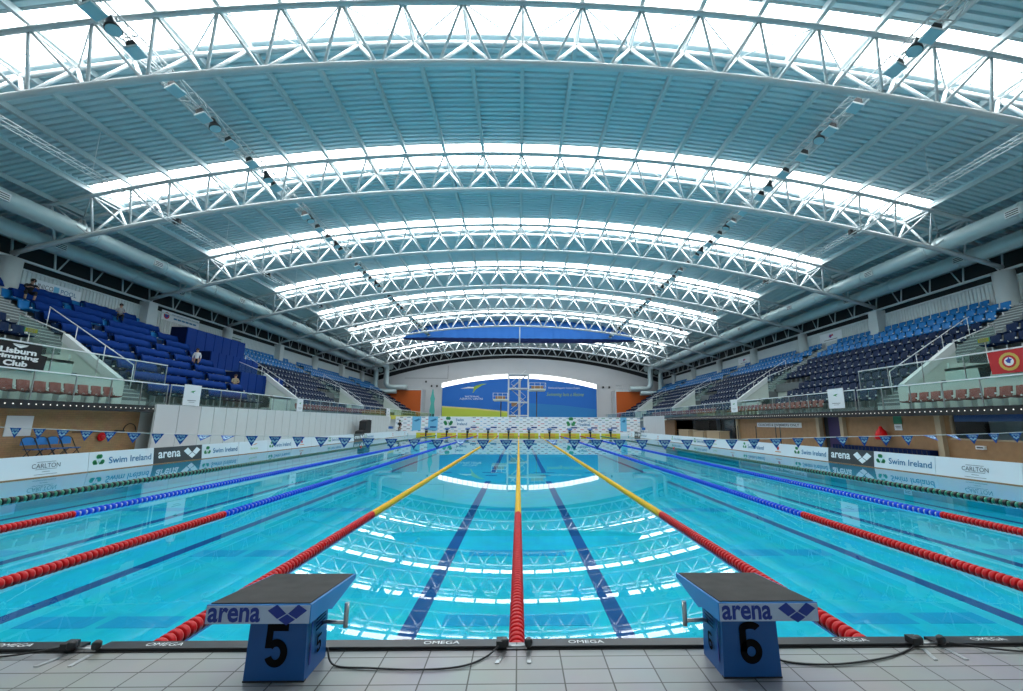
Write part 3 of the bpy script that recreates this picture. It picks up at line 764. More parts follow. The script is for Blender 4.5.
dh = MB().use('steel').tube([(18.14, 23.8, .95), (18.08, 23.8, .95), (18.08, 23.8, 1.35), (18.14, 23.8, 1.35)], .015, 6).build('door_handle', bpy.data.objects['door_1'])
for y in (17.95, 23.45, 25.35, 34.9):
    MB().use('post').box(17.80, 18.05, y-.12, y+.12, ZS, 2.12).build('trim_%d' % pn, kind='structure'); pn += 1
wo = MB().use('wglass').box(18.06, 18.08, 8, 17.6, 1.02, 2.0).build('window_%d' % wn, kind='structure'); wn += 1
MB().use('blind').box(18.1, 18.12, 8, 17.5, 1.72, 2.02).build('window_blind', wo)
fr = MB().use('post').box(17.96, 18.08, 8, 17.65, .98, 1.04).box(18.0, 18.1, 17.54, 17.64, 1.0, 2.05); fr.use('black')
for y in (9.6, 12.0, 14.6): fr.box(18.04, 18.09, y, y+.06, 1.02, 2.0)
fr.build('window_frame', wo)
for i, (a, b) in enumerate(((15.6, 17.0), (11.4, 12.6))):
    MB().use('clad').prism([(19.0, ZS), (19.05, ZS), (19.05, 2.0), (19.0, 2.0)], a, b).build('curtain_panel', label='pale hanging curtain behind the window, %s the camera' % ('farther from' if i == 0 else 'nearer'), cat='curtain')
wo = MB().use('wglass').box(18.9, 18.92, 35.2, 46.4, .9, 2.1).build('window_%d' % wn, kind='structure'); wn += 1
g = MB().use('blackgloss')
for y in (35.2, 37.4, 40, 42.5, 46.3): g.box(18.87, 18.95, y-.05, y+.05, ZS, 2.1)
g.build('window_frame', wo)
for i, (a, b, h) in enumerate(((36, 38.6, .9), (39.2, 41.6, .85), (42.6, 45.4, .9))):
    c = MB().use('desk').box(16.9, 17.7, a, b, ZS, ZS+h-.05); c.use('post').box(16.85, 17.75, a-.05, b+.05, ZS+h-.05, ZS+h); c.use('dark').box(16.88, 16.9, a+.1, a+.14, ZS, ZS+h-.05)
    c.build('counter', label='low beige counter in the glazed bay under the right-hand gallery, %s from the camera' % ORD[i], cat='counter', group='counters in the glazed bay')
# sign boards on the timber wall
t = thing('wall_sign', 'long white sign with dark capitals on the right-hand timber wall', 'sign', (17.98, 29.6, 1.52))
MB().use('board').box(-.03, 0, -2.55, 2.55, -.16, .16).build('plate', t)
MB().use('greytext').text('COACHES & SWIMMERS ONLY', (-.034, 0, 0), (0, -1, 0), (0, 0, 1), width=4.7, height=.17, bold=.02).build('lettering', t)
t = thing('safety_sign', 'small green and white notice on the timber wall above the red bag', 'sign', (17.98, 20.05, 1.42))
MB().use('gfloat').box(-.02, 0, -.22, .22, .2, .62).build('green_plate', t); MB().use('board').box(-.02, 0, -.2, .2, -.1, .18).build('white_plate', t)
MB().use('greytext').box(-.023, -.02, -.14, .14, .0, .03).box(-.023, -.02, -.14, .14, .07, .1).build('print', t)
b = MB().use('red').lathe([(.06, .52), (.1, .42), (.2, .3), (.3, 0), (.26, -.12)], (0, 0, 0), 'Z', 12); b.use('red').lathe([(.25, -.12), (.29, -.02), (.28, .02)], (0, 0, 0), 'Z', 12)
b.build('rescue_bag', label='orange-red rescue bag hanging on the right-hand timber wall', cat='bag', loc=(17.70, 20.75, .98))
b = MB().use('whitep').box(-.10, 0, -.16, .16, -.07, .07); b.use('greytext').box(-.103, -.10, -.12, .12, -.03, .03)
b.build('socket_box', label='small white socket box on the timber wall below the window', cat='socket', loc=(18.0, 16.5, .72))
# dark ribbed bench panel below the flags, right
b = MB().use('hoardd').box(17.6, 17.98, 18.3, 24.0, .12, .5); b.use('black')
for i in range(24): b.box(17.595, 17.6, 18.4+.235*i, 18.43+.235*i, .14, .48)
b.build('low_bench', label='long low dark slatted bench along the right-hand timber wall', cat='bench')
for n, y in enumerate((28.1, 28.6, 31.0, 33.6, 34.3)):
    m = MB().use('blackgloss').tube([(0, 0, 0), (0, 0, 1.35)], .03, 6).lathe([(.16, 0), (.16, .03), (.03, .05)], (0, 0, 0), 'Z', 12)
    m.build('barrier_post', label='slim black barrier post before the timber wall, %s from the camera' % ORD[n], cat='post', group='black posts by the timber wall', loc=(17.2, y, ZS))
# left wall items
b = MB().use('board').box(0, .02, -.42, .42, -.72, .0); b.build('wall_poster', label='plain white poster sheet on the left-hand brick wall', cat='poster', loc=(-17.99, 16.0, 1.72))
b = MB().use('red').lathe([(.15, -.04), (.19, 0), (.15, .04)], (0, 0, 0), 'X', 18); b.use('redb').lathe([(.08, .02), (.09, .06), (.04, .09)], (0, 0, 0), 'X', 12)
b.build('hose_reel', label='round red hose reel on the left-hand brick wall', cat='hose reel', loc=(-17.92, 19.1, .88))
b = MB().use('black').tube([(0, .35+.32*math.cos(a*.35), .32*math.sin(a*.35)) for a in range(0, 10)], .02, 6); b.use('blackgloss').box(-.05, .1, -.35, .0, -.06, .03); b.tube([(0, -.3, -.01), (0, -2.2, -.02)], .018, 6)
b.build('wall_cable_loop', label='black cable loop and pipe on the brick wall beside the white panels', cat='cable', loc=(-17.93, 20.05, 1.12))
def fchair():
    t = thing('folding_chair', 'x', 'chair')
    for y in (-.22, .22):
        MB().use('blackgloss').tube([(.30, y, 0), (-.05, y, .45), (-.25, y, .8)], .013, 6).build('front_leg', t)
        MB().use('blackgloss').tube([(-.28, y*.9, 0), (.12, y*.9, .46)], .013, 6).build('rear_leg', t)
    MB().use('blackgloss').tube([(-.25, -.22, .8)]+[(-.27, .22*math.sin(R(a)), .8+.09*math.cos(R(a))) for a in (-75, -45, -15, 15, 45, 75)]+[(-.25, .22, .8)], .013, 6).build('back_hoop', t)
    MB().use('blockblue').prism([(-.2, -.17), (.2, -.17), (.2, .17), (-.2, .17)], .44, .47, 'Z').build('seat', t)
    MB().use('blocklite').prism([(-.21, .60), (.21, .60), (.2, .80), (.1, .875), (-.1, .875), (-.2, .80)], -.285, -.26, 'X').build('backrest', t)
    return t
fc = fchair()
for n, y in enumerate((16.05, 16.47, 16.88, 17.35)):
    lab = 'blue folding chair with black frame against the brick wall, %s of four from the camera' % ORD[n]
    o = fc if n == 0 else dup(fc)
    o.location = (-17.35, y, ZS); o['label'] = lab; o['group'] = 'folding chairs by the brick wall'
# white partition along the left side
t = thing('partition', 'long white panel partition closing the space under the left-hand gallery', 'partition', (-17.22, 0, ZS))
js = [20.8, 22.2, 23.7]+[23.7+1.02*i for i in range(1, 35)]
for i, (a, b) in enumerate(zip(js, js[1:])):
    MB().use('wallg' if i < 2 else 'clad').box(-.05, 0, a+.02, b-.02, 0, 2.27).build('panel', t)
MB().use('clad').box(-.08, -.05, 20.8, js[-1], 0, 2.25).build('backing_frame', t)
# right-hand white partition
t = thing('partition', 'short pale curtain partition near the far right corner of the pool', 'partition', (15.6, 0, ZS))
for i in range(9):
    MB().use('wallg').box(0, .05, 46+.86*i+.02, 46+.86*(i+1)-.02, 0, 2.35).build('panel', t)

# hanging notice boards on the balustrades
def notice(s, y, w, z0, z1, lab, crest='green'):
    t = thing('notice_board', lab, 'notice', (s*17.22, y, 0)); f = -s
    xd = (0, -s, 0) if s > 0 else (0, 1, 0)
    MB().use('board').box(0, f*.025, -w/2, w/2, z0, z1).build('sheet', t)
    l = MB().use('green').flat([(-.18, .0), (-.02, .07), (.2, .09), (.05, .0), (.1, -.06), (-.02, -.02)], (f*.03, 0, z1-.38), xd, (0, 0, 1))
    l.use('greytext').flat([(-.3, 0), (.3, 0), (.3, .03), (-.3, .03)], (f*.03, 0, z0+.25), xd, (0, 0, 1)).flat([(-.2, 0), (.2, 0), (.2, .02), (-.2, .02)], (f*.03, 0, z0+.17), xd, (0, 0, 1))
    l.build('print', t)
notice(-1, 22.9, 1.15, 2.36, 3.44, 'white notice board on the left-hand glass rail above the grey panels')
notice(-1, 34.1, .9, 2.36, 3.34, 'small white notice on the left-hand glass rail past the blue hoarding')
notice(-1, 57.0, 1.5, 2.3, 3.3, 'distant white notice on the left-hand glass rail near the last stair')
notice(1, 22.8, 1.15, 2.44, 3.5, 'white notice board on the right-hand glass rail above the purple door')
notice(1, 33.9, 1.0, 2.5, 3.5, 'small white notice on the right-hand glass rail above the glazed bay')
# club banner, left
t = thing('club_banner', 'black club banner with white lettering tied to the upper glass rail', 'banner', (-19.2, 15.55, 4.5))
m = MB().use('ctop').prism([(-1.9, 0), (1.75, 0), (1.75, -.36), (2.0, -.4), (1.95, -.98), (-1.9, -1.0)], 0, .02, 'X'); m.build('cloth', t)
l = MB().use('whitetext')
for s_, y, z, w_ in (('Lisburn', .98, -.33, 1.22), ('Swimming', .82, -.57, 1.75), ('Club', .95, -.80, .8)):
    l.text(s_, (.026, y, z), (0, 1, 0), (0, 0, 1), width=w_, height=.22, bold=.045)
l.flat([(-.28, 0), (.28, 0), (.22, -.03), (-.22, -.03)], (.026, 1.0, -.07), (0, 1, 0), (0, 0, 1)).flat([(-.25, 0), (.25, 0), (.02, -.10), (-.02, -.10)], (.026, 1.0, -.11), (0, 1, 0), (0, 0, 1))
l.build('lettering', t)
# red crest banner, right
t = thing('crest_banner', 'red banner with round gold-ringed crest on the upper right-hand rail', 'banner', (19.2, 15.3, 4.5))
m = MB().use('redb').prism([(1.45, 0), (1.4, -.9), (-3.5, -.92), (-3.5, 0)], -.02, 0, 'X'); m.build('cloth', t)
l = MB()
for mm, r, e in (('gold', .36, .026), ('redb', .25, .028), ('whitetext', .17, .030), ):
    l.use(mm).disc((-e, .72, -.46), (0, -1, 0), (0, 0, 1), r)
l.use('crestb').flat([(-.12, .02), (-.03, .06), (0, .16), (.04, .07), (.13, .05), (.06, -.02), (.04, -.12), (-.06, -.08)], (-.032, .72, -.42), (0, -1, 0), (0, 0, 1))
l.use('gold').text('G', (-.026, -.1, -.3), (0, -1, 0), (0, 0, 1), height=.25)
l.build('crest', t)
# posters on rear cladding
def ban(s, y, w, z0, z1, name, lab, paint):
    t = thing(name, lab, 'banner', (s*29.925, y, (z0+z1)/2)); h = z1-z0
    MB().use('board').box(0, s*.03, -w/2, w/2, -h/2, h/2).build('sheet', t)
    l = MB(); paint(l, -s*.006, (0, -s, 0), w, h); l.build('print', t)
def p_unico(l, e, xd, w, h):
    f = lambda a: (e, xd[1]*a, 0)
    l.use('greytext').text('UNICO', f(-.27*w), xd, (0, 0, 1), width=.36*w, height=.42*h); l.use('bluelite').flat([(-.09*w, -.3*h), (.02*w, -.3*h), (.02*w, .3*h), (-.09*w, .3*h)], f(.01*w), xd, (0, 0, 1))
    l.use('navytext').text('POOL', f(.24*w), xd, (0, 0, 1), width=.34*w, height=.42*h)
ban(-1, 27.15, 2.9, 9.45, 10.15, 'sponsor_banner', 'white pool sponsor banner with blue square behind the seated man', p_unico)
def p_crest(l, e, xd, w, h):
    f = lambda a: (e, xd[1]*a, 0)
    l.use('redb').disc(f(-.38*w), xd, (0, 0, 1), .36*h); l.use('crestb').disc((e*1.3, xd[1]*-.38*w, 0), xd, (0, 0, 1), .24*h)
    for q, (a, b, zz) in enumerate(((-.25, .42, .12), (-.2, .38, -.22))):
        x = a
        while x < b: l.use('navytext').flat([(x*w, zz*h), (x*w+.09*w, zz*h), (x*w+.09*w, zz*h+.18*h), (x*w, zz*h+.18*h)], f(0), xd, (0, 0, 1)); x += .105
ban(-1, 37.3, 4.2, 9.95, 10.75, 'crest_sign', 'long white banner with red and blue crest on the eaves behind the blue hoarding', p_crest)
def p_grey(l, e, xd, w, h):
    l.use('pale').flat([(-.48*w, -.46*h), (.48*w, -.46*h), (.48*w, .46*h), (-.48*w, .46*h)], (e, 0, 0), xd, (0, 0, 1))
    for j in range(3): l.use('greytext').flat([(-.35*w, -.3*h+j*.25*h), (.35*w, -.3*h+j*.25*h), (.35*w, -.2*h+j*.25*h), (-.35*w, -.2*h+j*.25*h)], (e*1.4, 0, 0), xd, (0, 0, 1))
ban(-1, 44.6, 2.8, 9.5, 10.4, 'grey_sign', 'greenish grey sign on the rear cladding past the blue hoarding', p_grey)
def p_emb(l, e, xd, w, h):
    l.use('crestb').disc((e, 0, .1*h), xd, (0, 0, 1), .2*h); l.use('redb').flat([(-.1*w, 0), (.15*w, .1*h), (.1*w, .3*h)], (e*1.4, 0, 0), xd, (0, 0, 1)); l.use('greytext').flat([(-.3*w, -.34*h), (.3*w, -.34*h), (.3*w, -.27*h), (-.3*w, -.27*h)], (e, 0, 0), xd, (0, 0, 1))
ban(-1, 53.0, 1.9, 9.7, 10.8, 'emblem_sign', 'square white emblem sign beside a column on the left-hand cladding', p_emb)
ban(1, 39.4, 2.9, 9.45, 10.3, 'club_sign', 'pale sign with blue emblem on the right-hand cladding, nearer the camera', p_emb)
ban(1, 55.4, 2.9, 9.45, 10.3, 'club_sign', 'pale sign with blue emblem on the right-hand cladding, farther from the camera', p_emb)
# exit signs over the first entrances
for s in (-1, 1):
    m = MB().use('exit').box(-.02, .02, -.25, .25, -.09, .09); m.use('gfloat').box(-.022, .022, -.27, -.25, -.1, .1).box(-.022, .022, .25, .27, -.1, .1)
    m.use('greytext').text('EXIT', (-s*.023, 0, 0), (0, -s, 0), (0, 0, 1), height=.11, bold=.02)
    m.build('exit_sign', label='lit yellow-green exit sign over the nearest %s-hand entrance' % SIDE[s], cat='sign', loc=(s*22.4, 19.6, 5.62))
    MB().use('steel').tube([(s*22.45, 19.6, 5.5), (s*22.45, 19.6, 2.4)], .02, 6).build('sign_post', label='slim steel post holding the nearest %s-hand exit sign' % SIDE[s], cat='post')

# ------------------------------------------------------------ poolside advertising boards
def shamrock(l, o, xd, r):
    n = Vector(xd).cross(Vector((0, 0, 1)))
    for a in (90, 210, 330):
        c0 = Vector(o)+Vector(xd)*(math.cos(R(a))*r*.55)+Vector((0, 0, 1))*(math.sin(R(a))*r*.55)
        for q in (-28, 28):
            c1 = c0+Vector(xd)*(math.cos(R(a+q*1.6))*r*.28)+Vector((0, 0, 1))*(math.sin(R(a+q*1.6))*r*.28)
            l.disc(c1, xd, (0, 0, 1), r*.40, 10)
    l.flat([(-.04*r, 0), (.06*r, 0), (.32*r, -1.0*r), (.2*r, -1.05*r)], o, xd, (0, 0, 1))
def diamonds(l, o, xd, ud, s, sy=1.):
    # three lozenges forming the swoosh mark
    Lz = [(-1.78, .34), (-.95, .84), (-.08, .08), (-.86, -.36)]
    Rz = [(-x, y) for x, y in reversed(Lz)]
    Mz = [(-.76, -.42), (0, .04), (.76, -.42), (0, -.88)]
    for P in (Lz, Mz, Rz): l.flat(P, o, xd, ud, s)
BN = {-1: [], 1: []}
def adboard(s, y, kind, n):
    labs = {'carlton': 'white advertising board reading Carlton', 'si': 'white advertising board with shamrock and Swim Ireland', 'arena': 'charcoal arena advertising board with three white diamonds', 'plain': 'plain white advertising board', 'green': 'white advertising board with faint yellow-green logo', 'redlogo': 'white advertising board with small red logo'}
    t = thing('advertising_board', '%s, %s pool side, %s from the camera' % (labs[kind], SIDE[s], ORD[n]), 'advertising board', (s*(PW-.115), y, 0), group='advertising boards along the %s pool side' % SIDE[s])
    z0, z1 = .012, .59; f = -s; xd = (0, 1, 0) if s < 0 else (0, -1, 0); L = 2.392
    MB().use('boardd' if kind == 'arena' else 'board').prism([(s*.0, z0), (s*.05, z0), (s*.11, z1), (s*.06, z1)], .01, L-.01).build('panel', t)
    MB().use('orangep' if False else 'wood').box(-s*.012, 0, .01, L-.01, -.03, z0+.010).build('bottom_trim', t)
    l = MB(); c0 = L/2; ud = Vector((s*.06, 0, z1-z0)).normalized(); e = f*.008
    def P(a, h): q = h*(z1-z0); return (e+s*.06*h, c0+xd[1]*a, z0+q)
    if kind == 'carlton':
        l.use('greytext').text('CARLTON', P(0, .52), xd, ud, width=.74, height=.125).use('greytext')
        for a, h, w_ in ((0, .70, .5), (0, .36, .55), (0, .24, .2), (0, .12, .6)): l.flat([(-w_/2, -.005), (w_/2, -.005), (w_/2, .006), (-w_/2, .006)], P(a, h), xd, ud)
    elif kind == 'si':
        l.use('green'); o = Vector(P(-.88, .52)); shamrock(l, o+Vector((e*.5, 0, 0)), xd, .175)
        l.use('navytext').text('Swim Ireland', P(.27, .5), xd, ud, width=1.62, height=.21, bold=.012)
    elif kind == 'arena':
        l.use('whitetext').text('arena', P(-.48, .52), xd, ud, width=1.05, height=.23, bold=.02); diamonds(l, P(.65, .52), xd, ud, .25)
    elif kind == 'green':
        l.use('greenlite').text('fitness', P(0, .4), xd, ud, width=.6, height=.12); l.use('orangep').flat([(-.3, 0), (.1, .05), (.3, .1), (.1, .1)], P(0, .62), xd, ud)
    elif kind == 'redlogo':
        l.use('redb').disc(P(0, .6), xd, ud, .09); l.use('orangep').flat([(-.25, -.02), (.25, -.02), (.25, .02), (-.25, .02)], P(0, .3), xd, ud)
    if l.f: l.build('print', t)
seqL = ['plain', 'carlton', 'si', 'arena', 'si', 'green', 'si', 'redlogo', 'plain', 'si', 'plain', 'arena', 'si', 'plain', 'plain', 'redlogo', 'plain', 'redlogo']
seqR = ['plain', 'carlton', 'si', 'arena', 'si', 'redlogo', 'si', 'redlogo', 'green', 'si', 'plain', 'si', 'plain', 'redlogo', 'plain', 'si', 'arena', 'redlogo']
for n, k in enumerate(seqL): adboard(-1, 9.14+2.392*n, k, n)
for n, k in enumerate(seqR): adboard(1, 8.93+2.392*n, k, n)

# ------------------------------------------------------------ lane ropes
def floatmesh(m, rim=None, r=.059, n=14, L=.050):
    b = MB().use(m)
    b.lathe([(.02, -L/2), (r*.80, -L*.48), (r*.97, -L*.40), (r, -L*.2), (r, L*.2), (r*.97, L*.40), (r*.80, L*.48), (.02, L/2)], (0, 0, 0), 'Y', n)
    if rim: b.use(rim).lathe([(.02, L*.5), (r*.88, L*.5), (r*.88, L*.5+.006), (.02, L*.5+.006)], (0, 0, 0), 'Y', n)
    return b.mesh('float')
FM = {'red': floatmesh('red', 'redrim_highlight'), 'redn': floatmesh('red', 'redrim_highlight', n=28), 'gfloat': floatmesh('gfloat', r=.06, L=.055), 'kfloat': floatmesh('kfloat', r=.066, L=.064)}
def strand(mb, m, ya, yb, pitch=.078, r=.059, L=.062, n=8):
    mb.use(m); y = ya
    while y < yb:
        k = len(mb.v)
        for rr, h in ((.02, -L/2), (r*.97, -L*.4), (r*.97, L*.4), (.02, L/2)):
            for j in range(n): a = 2*math.pi*j/n; mb.v.append((rr*math.cos(a), y+h, rr*math.sin(a)))
        for i in range(3):
            for j in range(n): j2 = (j+1) % n; mb.face([k+i*n+j, k+i*n+j2, k+(i+1)*n+j2, k+(i+1)*n+j], True)
        y += pitch
cols = {0: ('yellow', 'yellow'), 2.5: ('yellow', 'yellow'), 5: ('blue', 'blue'), 7.5: ('blue', 'blue'), 10: ('gfloat', 'kfloat')}
for i in range(-4, 5):
    x = 2.5*i; a = abs(x); mid = cols[a][0]
    side = 'middle' if i == 0 else ('%s of the middle' % SIDE[1 if i > 0 else -1])
    nm = {0: 'yellow lane rope with red end down the middle of the pool', 1: 'yellow lane rope with red end, one lane %s' % side, 2: 'blue lane rope with red end, two lanes %s' % side, 3: 'blue lane rope with red end, three lanes %s' % side, 4: 'green and black lane rope nearest the %s advertising boards' % SIDE[1 if i > 0 else -1]}[abs(i)]
    t = thing('lane_rope', nm, 'lane rope', (x, 0, .012))
    MB().use('cord').tube([(0, Y0, 0), (0, Y1, 0)], .032 if mid == 'blue' else .02, 8).build('cable', t)
    ys = Y0+.08
    if a < 10:
        y = ys; n = 0
        while y < 7.75:
            o = link('float', FM['redn' if (a < 3 and y < 5) else 'red'], t); o.location = (0, y, 0); y += .066; n += 1
        fm = MB(); strand(fm, mid, y, 47.7, pitch=.11 if mid == 'blue' else .074, L=.068 if mid == 'blue' else .066); fm.build('middle_floats', t, kind='stuff')
        fm = MB(); strand(fm, 'red', 47.75, Y1-.1); fm.build('far_red_floats', t, kind='stuff')
    else:
        y = ys; n = 0; k1 = MB()
        while y < Y1-.2:
            kk = 'kfloat' if n % 2 else 'gfloat'
            if 8.3 < y < 15.1: o = link('float', FM[kk], t); o.location = (0, y, 0)
            else: strand(k1, kk, y, y+.01, r=.062)
            y += .0715; n += 1
        k1.build('distant_floats', t, kind='stuff')
        link('marker_float', floatmesh('red', r=.075, L=.2), t, loc=(0, 27.8, 0))

# ------------------------------------------------------------ near edge: touch pads, rope anchors, cables
for i in range(-3, 3):
    xc = 2.5*i+1.25
    nm = {0: 'right of the middle rope', -1: 'left of the middle rope', 1: 'second right of the middle rope', -2: 'second left of the middle rope', 2: 'farthest right', -3: 'farthest left'}[i]
    t = thing('touch_pad', 'black timing pad hooked over the near pool edge, %s' % nm, 'touch pad', (xc, Y0-.045, ZD), group='timing pads on the near pool edge')
    MB().use('blackgloss').prism([(-.035, .0), (.05, .0), (.062, -.0), (.062, .012), (-.035, .018)], -1.19, 1.19, 'X').build('lip', t)
    MB().use('black').box(-1.19, 1.19, .05, .062, -.85, .012).build('plate', t)
    for a in (-.83, .80): MB().use('whitetext').text('OMEGA', (a, .010, .0185), (1, 0, 0), (0, 1, -.06), width=.215, height=.042, bold=.0).build('lettering', t)
MB().use('black').box(-13.3, 13.3, Y0-.092, Y0-.081, ZD, ZD+.004).build('trim_%d' % pn, kind='structure'); pn += 1
for i in range(-3, 4):
    x = 2.5*i
    nm = 'middle rope' if i == 0 else '%s rope %s of middle' % (('first', 'second', 'third')[abs(i)-1], SIDE[1 if i > 0 else -1])
    t = thing('rope_anchor', 'steel lane rope anchor on the near pool edge, %s' % nm, 'anchor', (x, Y0-.10, ZD), group='lane rope anchors')
    for s, ln, dx in ((-1, .17, .05), (1, .17, 0)):
        c = x*0+s*.07
        MB().use('steel').prism([(c-.012, -.02), (c+.012, -.02), (c+.012-s*0-dx*s*-1*.8, -.135), (c-.012-dx*s*-1*.8, -.135)], 0, .006, 'Z').build('bracket', t)
        MB().use('blackgloss').lathe([(.018, 0), (.024, .012), (.024, .035), (.012, .045)], (c, .01, .02), 'Z', 12).build('clamp_knob', t)
    MB().use('steel').tube([(-.08, .03, .012), (.08, .03, .012)], .008, 6).build('crossbar', t)
    MB().use('black').box(-.12, -.06, -.01, .05, .02, .055).build('connector', t)
def cable(pts, lab):
    # smooth Catmull-Rom through the points
    out = []
    P = [Vector(p) for p in pts]; P = [P[0]]+P+[P[-1]]
    for i in range(1, len(P)-2):
        for j in range(8):
            u = j/8; out.append(.5*((2*P[i])+(-P[i-1]+P[i+1])*u+(2*P[i-1]-5*P[i]+4*P[i+1]-P[i+2])*u*u+(-P[i-1]+3*P[i]-3*P[i+1]+P[i+2])*u**3))
    out.append(P[-2]); MB().use('black').tube(out, .0052, 6).build('timing_cable', label=lab, cat='cable')
z = ZD+.008
cable([(-.10, 2.78, ZD+.035), (-.17, 2.71, z), (-.30, 2.61, z), (-.52, 2.58, z), (-.8, 2.60, z), (-1.0, 2.63, z), (-1.07, 2.70, ZD+.06)], 'black cable from the middle rope anchor to starting block five')
cable([(1.44, 2.68, ZD+.05), (1.5, 2.64, z), (1.75, 2.60, z), (2.1, 2.66, z), (2.35, 2.76, z), (2.41, 2.79, ZD+.035)], 'black cable from starting block six to the anchor right of it')
cable([(-4.0, 2.62, z), (-3.3, 2.70, z), (-2.9, 2.74, z), (-2.62, 2.78, ZD+.035)], 'black cable trailing off along the deck at the left edge of the frame')
cable([(2.60, 2.77, ZD+.035), (3.0, 2.72, z), (3.6, 2.74, z), (4.4, 2.72, z)], 'black cable trailing off along the deck at the right edge of the frame')

# ------------------------------------------------------------ near starting blocks
def digit(mb, num, o, xd, w, h, t):
    # condensed block numeral drawn as a broad ribbon
    arc = lambda cx, cy, rx, ry, a, b, n: [(cx+rx*math.cos(R(a+(b-a)*i/n)), cy+ry*math.sin(R(a+(b-a)*i/n))) for i in range(n+1)]
    W, H = w/2-t/2, h/2-t/2
    if num == 5:
        Y_ = h/2
        mb.flat([(-w/2+.1*t, Y_), (w/2-.1*t, Y_), (w/2-.1*t, Y_-t*.95), (-w/2+.1*t, Y_-t*.95)], o, xd, (0, 0, 1))
        mb.flat([(-w/2+.1*t, Y_-t*.95), (-w/2+1.05*t, Y_-t*.95), (-w/2+.95*t, -.06*h), (-w/2, -.06*h)], o, xd, (0, 0, 1))
        P = arc(0, -.42*H, W, .58*H, 143, -158, 22)
    else: P = arc(0, H-.45*W, W, .45*W*1.0+.0, 10, 180, 10) + [(-W, 0)] + arc(0, -.5*H, W, .5*H, 180, 540, 26)
    xd = Vector(xd); ud = Vector((0, 0, 1)); o = Vector(o)+xd.cross(ud)*.0006; k = len(mb.v)
    for i, p in enumerate(P):
        a = Vector(P[max(i-1, 0)]); b = Vector(P[min(i+1, len(P)-1)]); p = Vector(p)
        d1 = (p-a).normalized() if i else (b-p).normalized(); d2 = (b-p).normalized() if i < len(P)-1 else d1
        m = (d1+d2).normalized(); n = Vector((-m.y, m.x)); q = t/2/max(.6, n.dot(Vector((-d1.y, d1.x))))
        for g in (q, -q): e = p+n*g; mb.v.append(tuple(o+xd*e.x+ud*e.y))
    for i in range(len(P)-1): mb.face([k+2*i, k+2*i+1, k+2*i+3, k+2*i+2])
    return mb
def block(xc, num, lab):
    s = 1 if xc < 0 else -1         # side towards the middle
    t = thing('starting_block', lab, 'starting block', (xc, 0, ZD))
    hw = .155; yf, yr = 2.49, 2.74; h = .335
    b = MB().use('blockblue').prism([(-hw, 0), (hw, 0), (hw, .30), (-hw, .30)], 0, 1, 'Y')
    b.v = []; 
    f0, f1 = .155, .145
    b.v = [(-f0, yf, 0), (f0, yf, 0), (f1, yf+.0, .37), (-f1, yf+.0, .37), (-f0, yr, 0), (f0, yr, 0), (f1, yr, .37), (-f1, yr, .37)]
    b.build('pedestal', t)
    MB().use('black').box(-f0-.002, f0+.002, yf-.002, yf+.02, 0, .008).build('base_edge', t)
    # number on the front and on the side
    digit(MB().use('number'), num, (0, yf-.003, .172), (1, 0, 0), .118, .205, .036).build('number', t)
    sx = s*(f0+.002)
    digit(MB().use('number'), num, (sx+s*.001, yf+.14, .12), (0, s, 0), .055, .09, .015).build('side_number', t)
    v = MB().use('hoardd')
    for i in range(6): v.box(sx-.004*0, sx+s*.002, yf+.09, yf+.20, .20+i*.018, .207+i*.018)
    v.build('vent_grille', t)
    MB().use('logo').box(sx, sx+s*.002, yf+.035, yf+.05, .06, .29).build('side_slot', t)
    # sloping top
    zl, zf = .695-ZD, .645-ZD; W = .25; ya, yb = 2.285, 2.87
    tp = MB().use('blockblue')
    pr = [(ya, zl-.085), (ya, zl), (yb, zf), (yb, zf-.025), (yf+.05, zl-.12), (yf, zl-.10)]
    tp.use('blocklite').prism(pr, -W, W, 'X').build('platform', t)
    MB().use('grit').prism([(ya+.012, zl+.0005-.0008), (ya+.012, zl+.004), (yb-.012, zf+.004), (yb-.012, zf+.0005-.0008)], -W+.012, W-.012, 'X').build('grip_surface', t)
    MB().use('lip').box(-W+.004, W-.004, ya-.004, ya, zl-.083, zl-.004).build('end_plate', t)
    l = MB().use('logo').text('arena', (-.112, ya-.006, zl-.043), (1, 0, 0), (0, 0, 1), width=.25, height=.066, bold=.028); l.build('arena_lettering', t)
    l = MB().use('logo'); diamonds(l, (.140, ya-.006, zl-.0425), (1, 0, 0), (0, 0, 1), .053); l.build('diamond_emblem', t)
    # stainless backstroke grip at the inner side
    MB().use('steel').tube([(s*.14, 2.70, .19), (s*.19, 2.63, .225), (s*.30, 2.62, .225)], .010, 8).tube([(s*.30, 2.62, .20), (s*.30, 2.62, .325)], .0125, 10).build('hand_grip', t)
    return t
block(-1.25, 5, 'blue starting block numbered five, left of the middle rope')
block(1.25, 6, 'blue starting block numbered six, right of the middle rope')

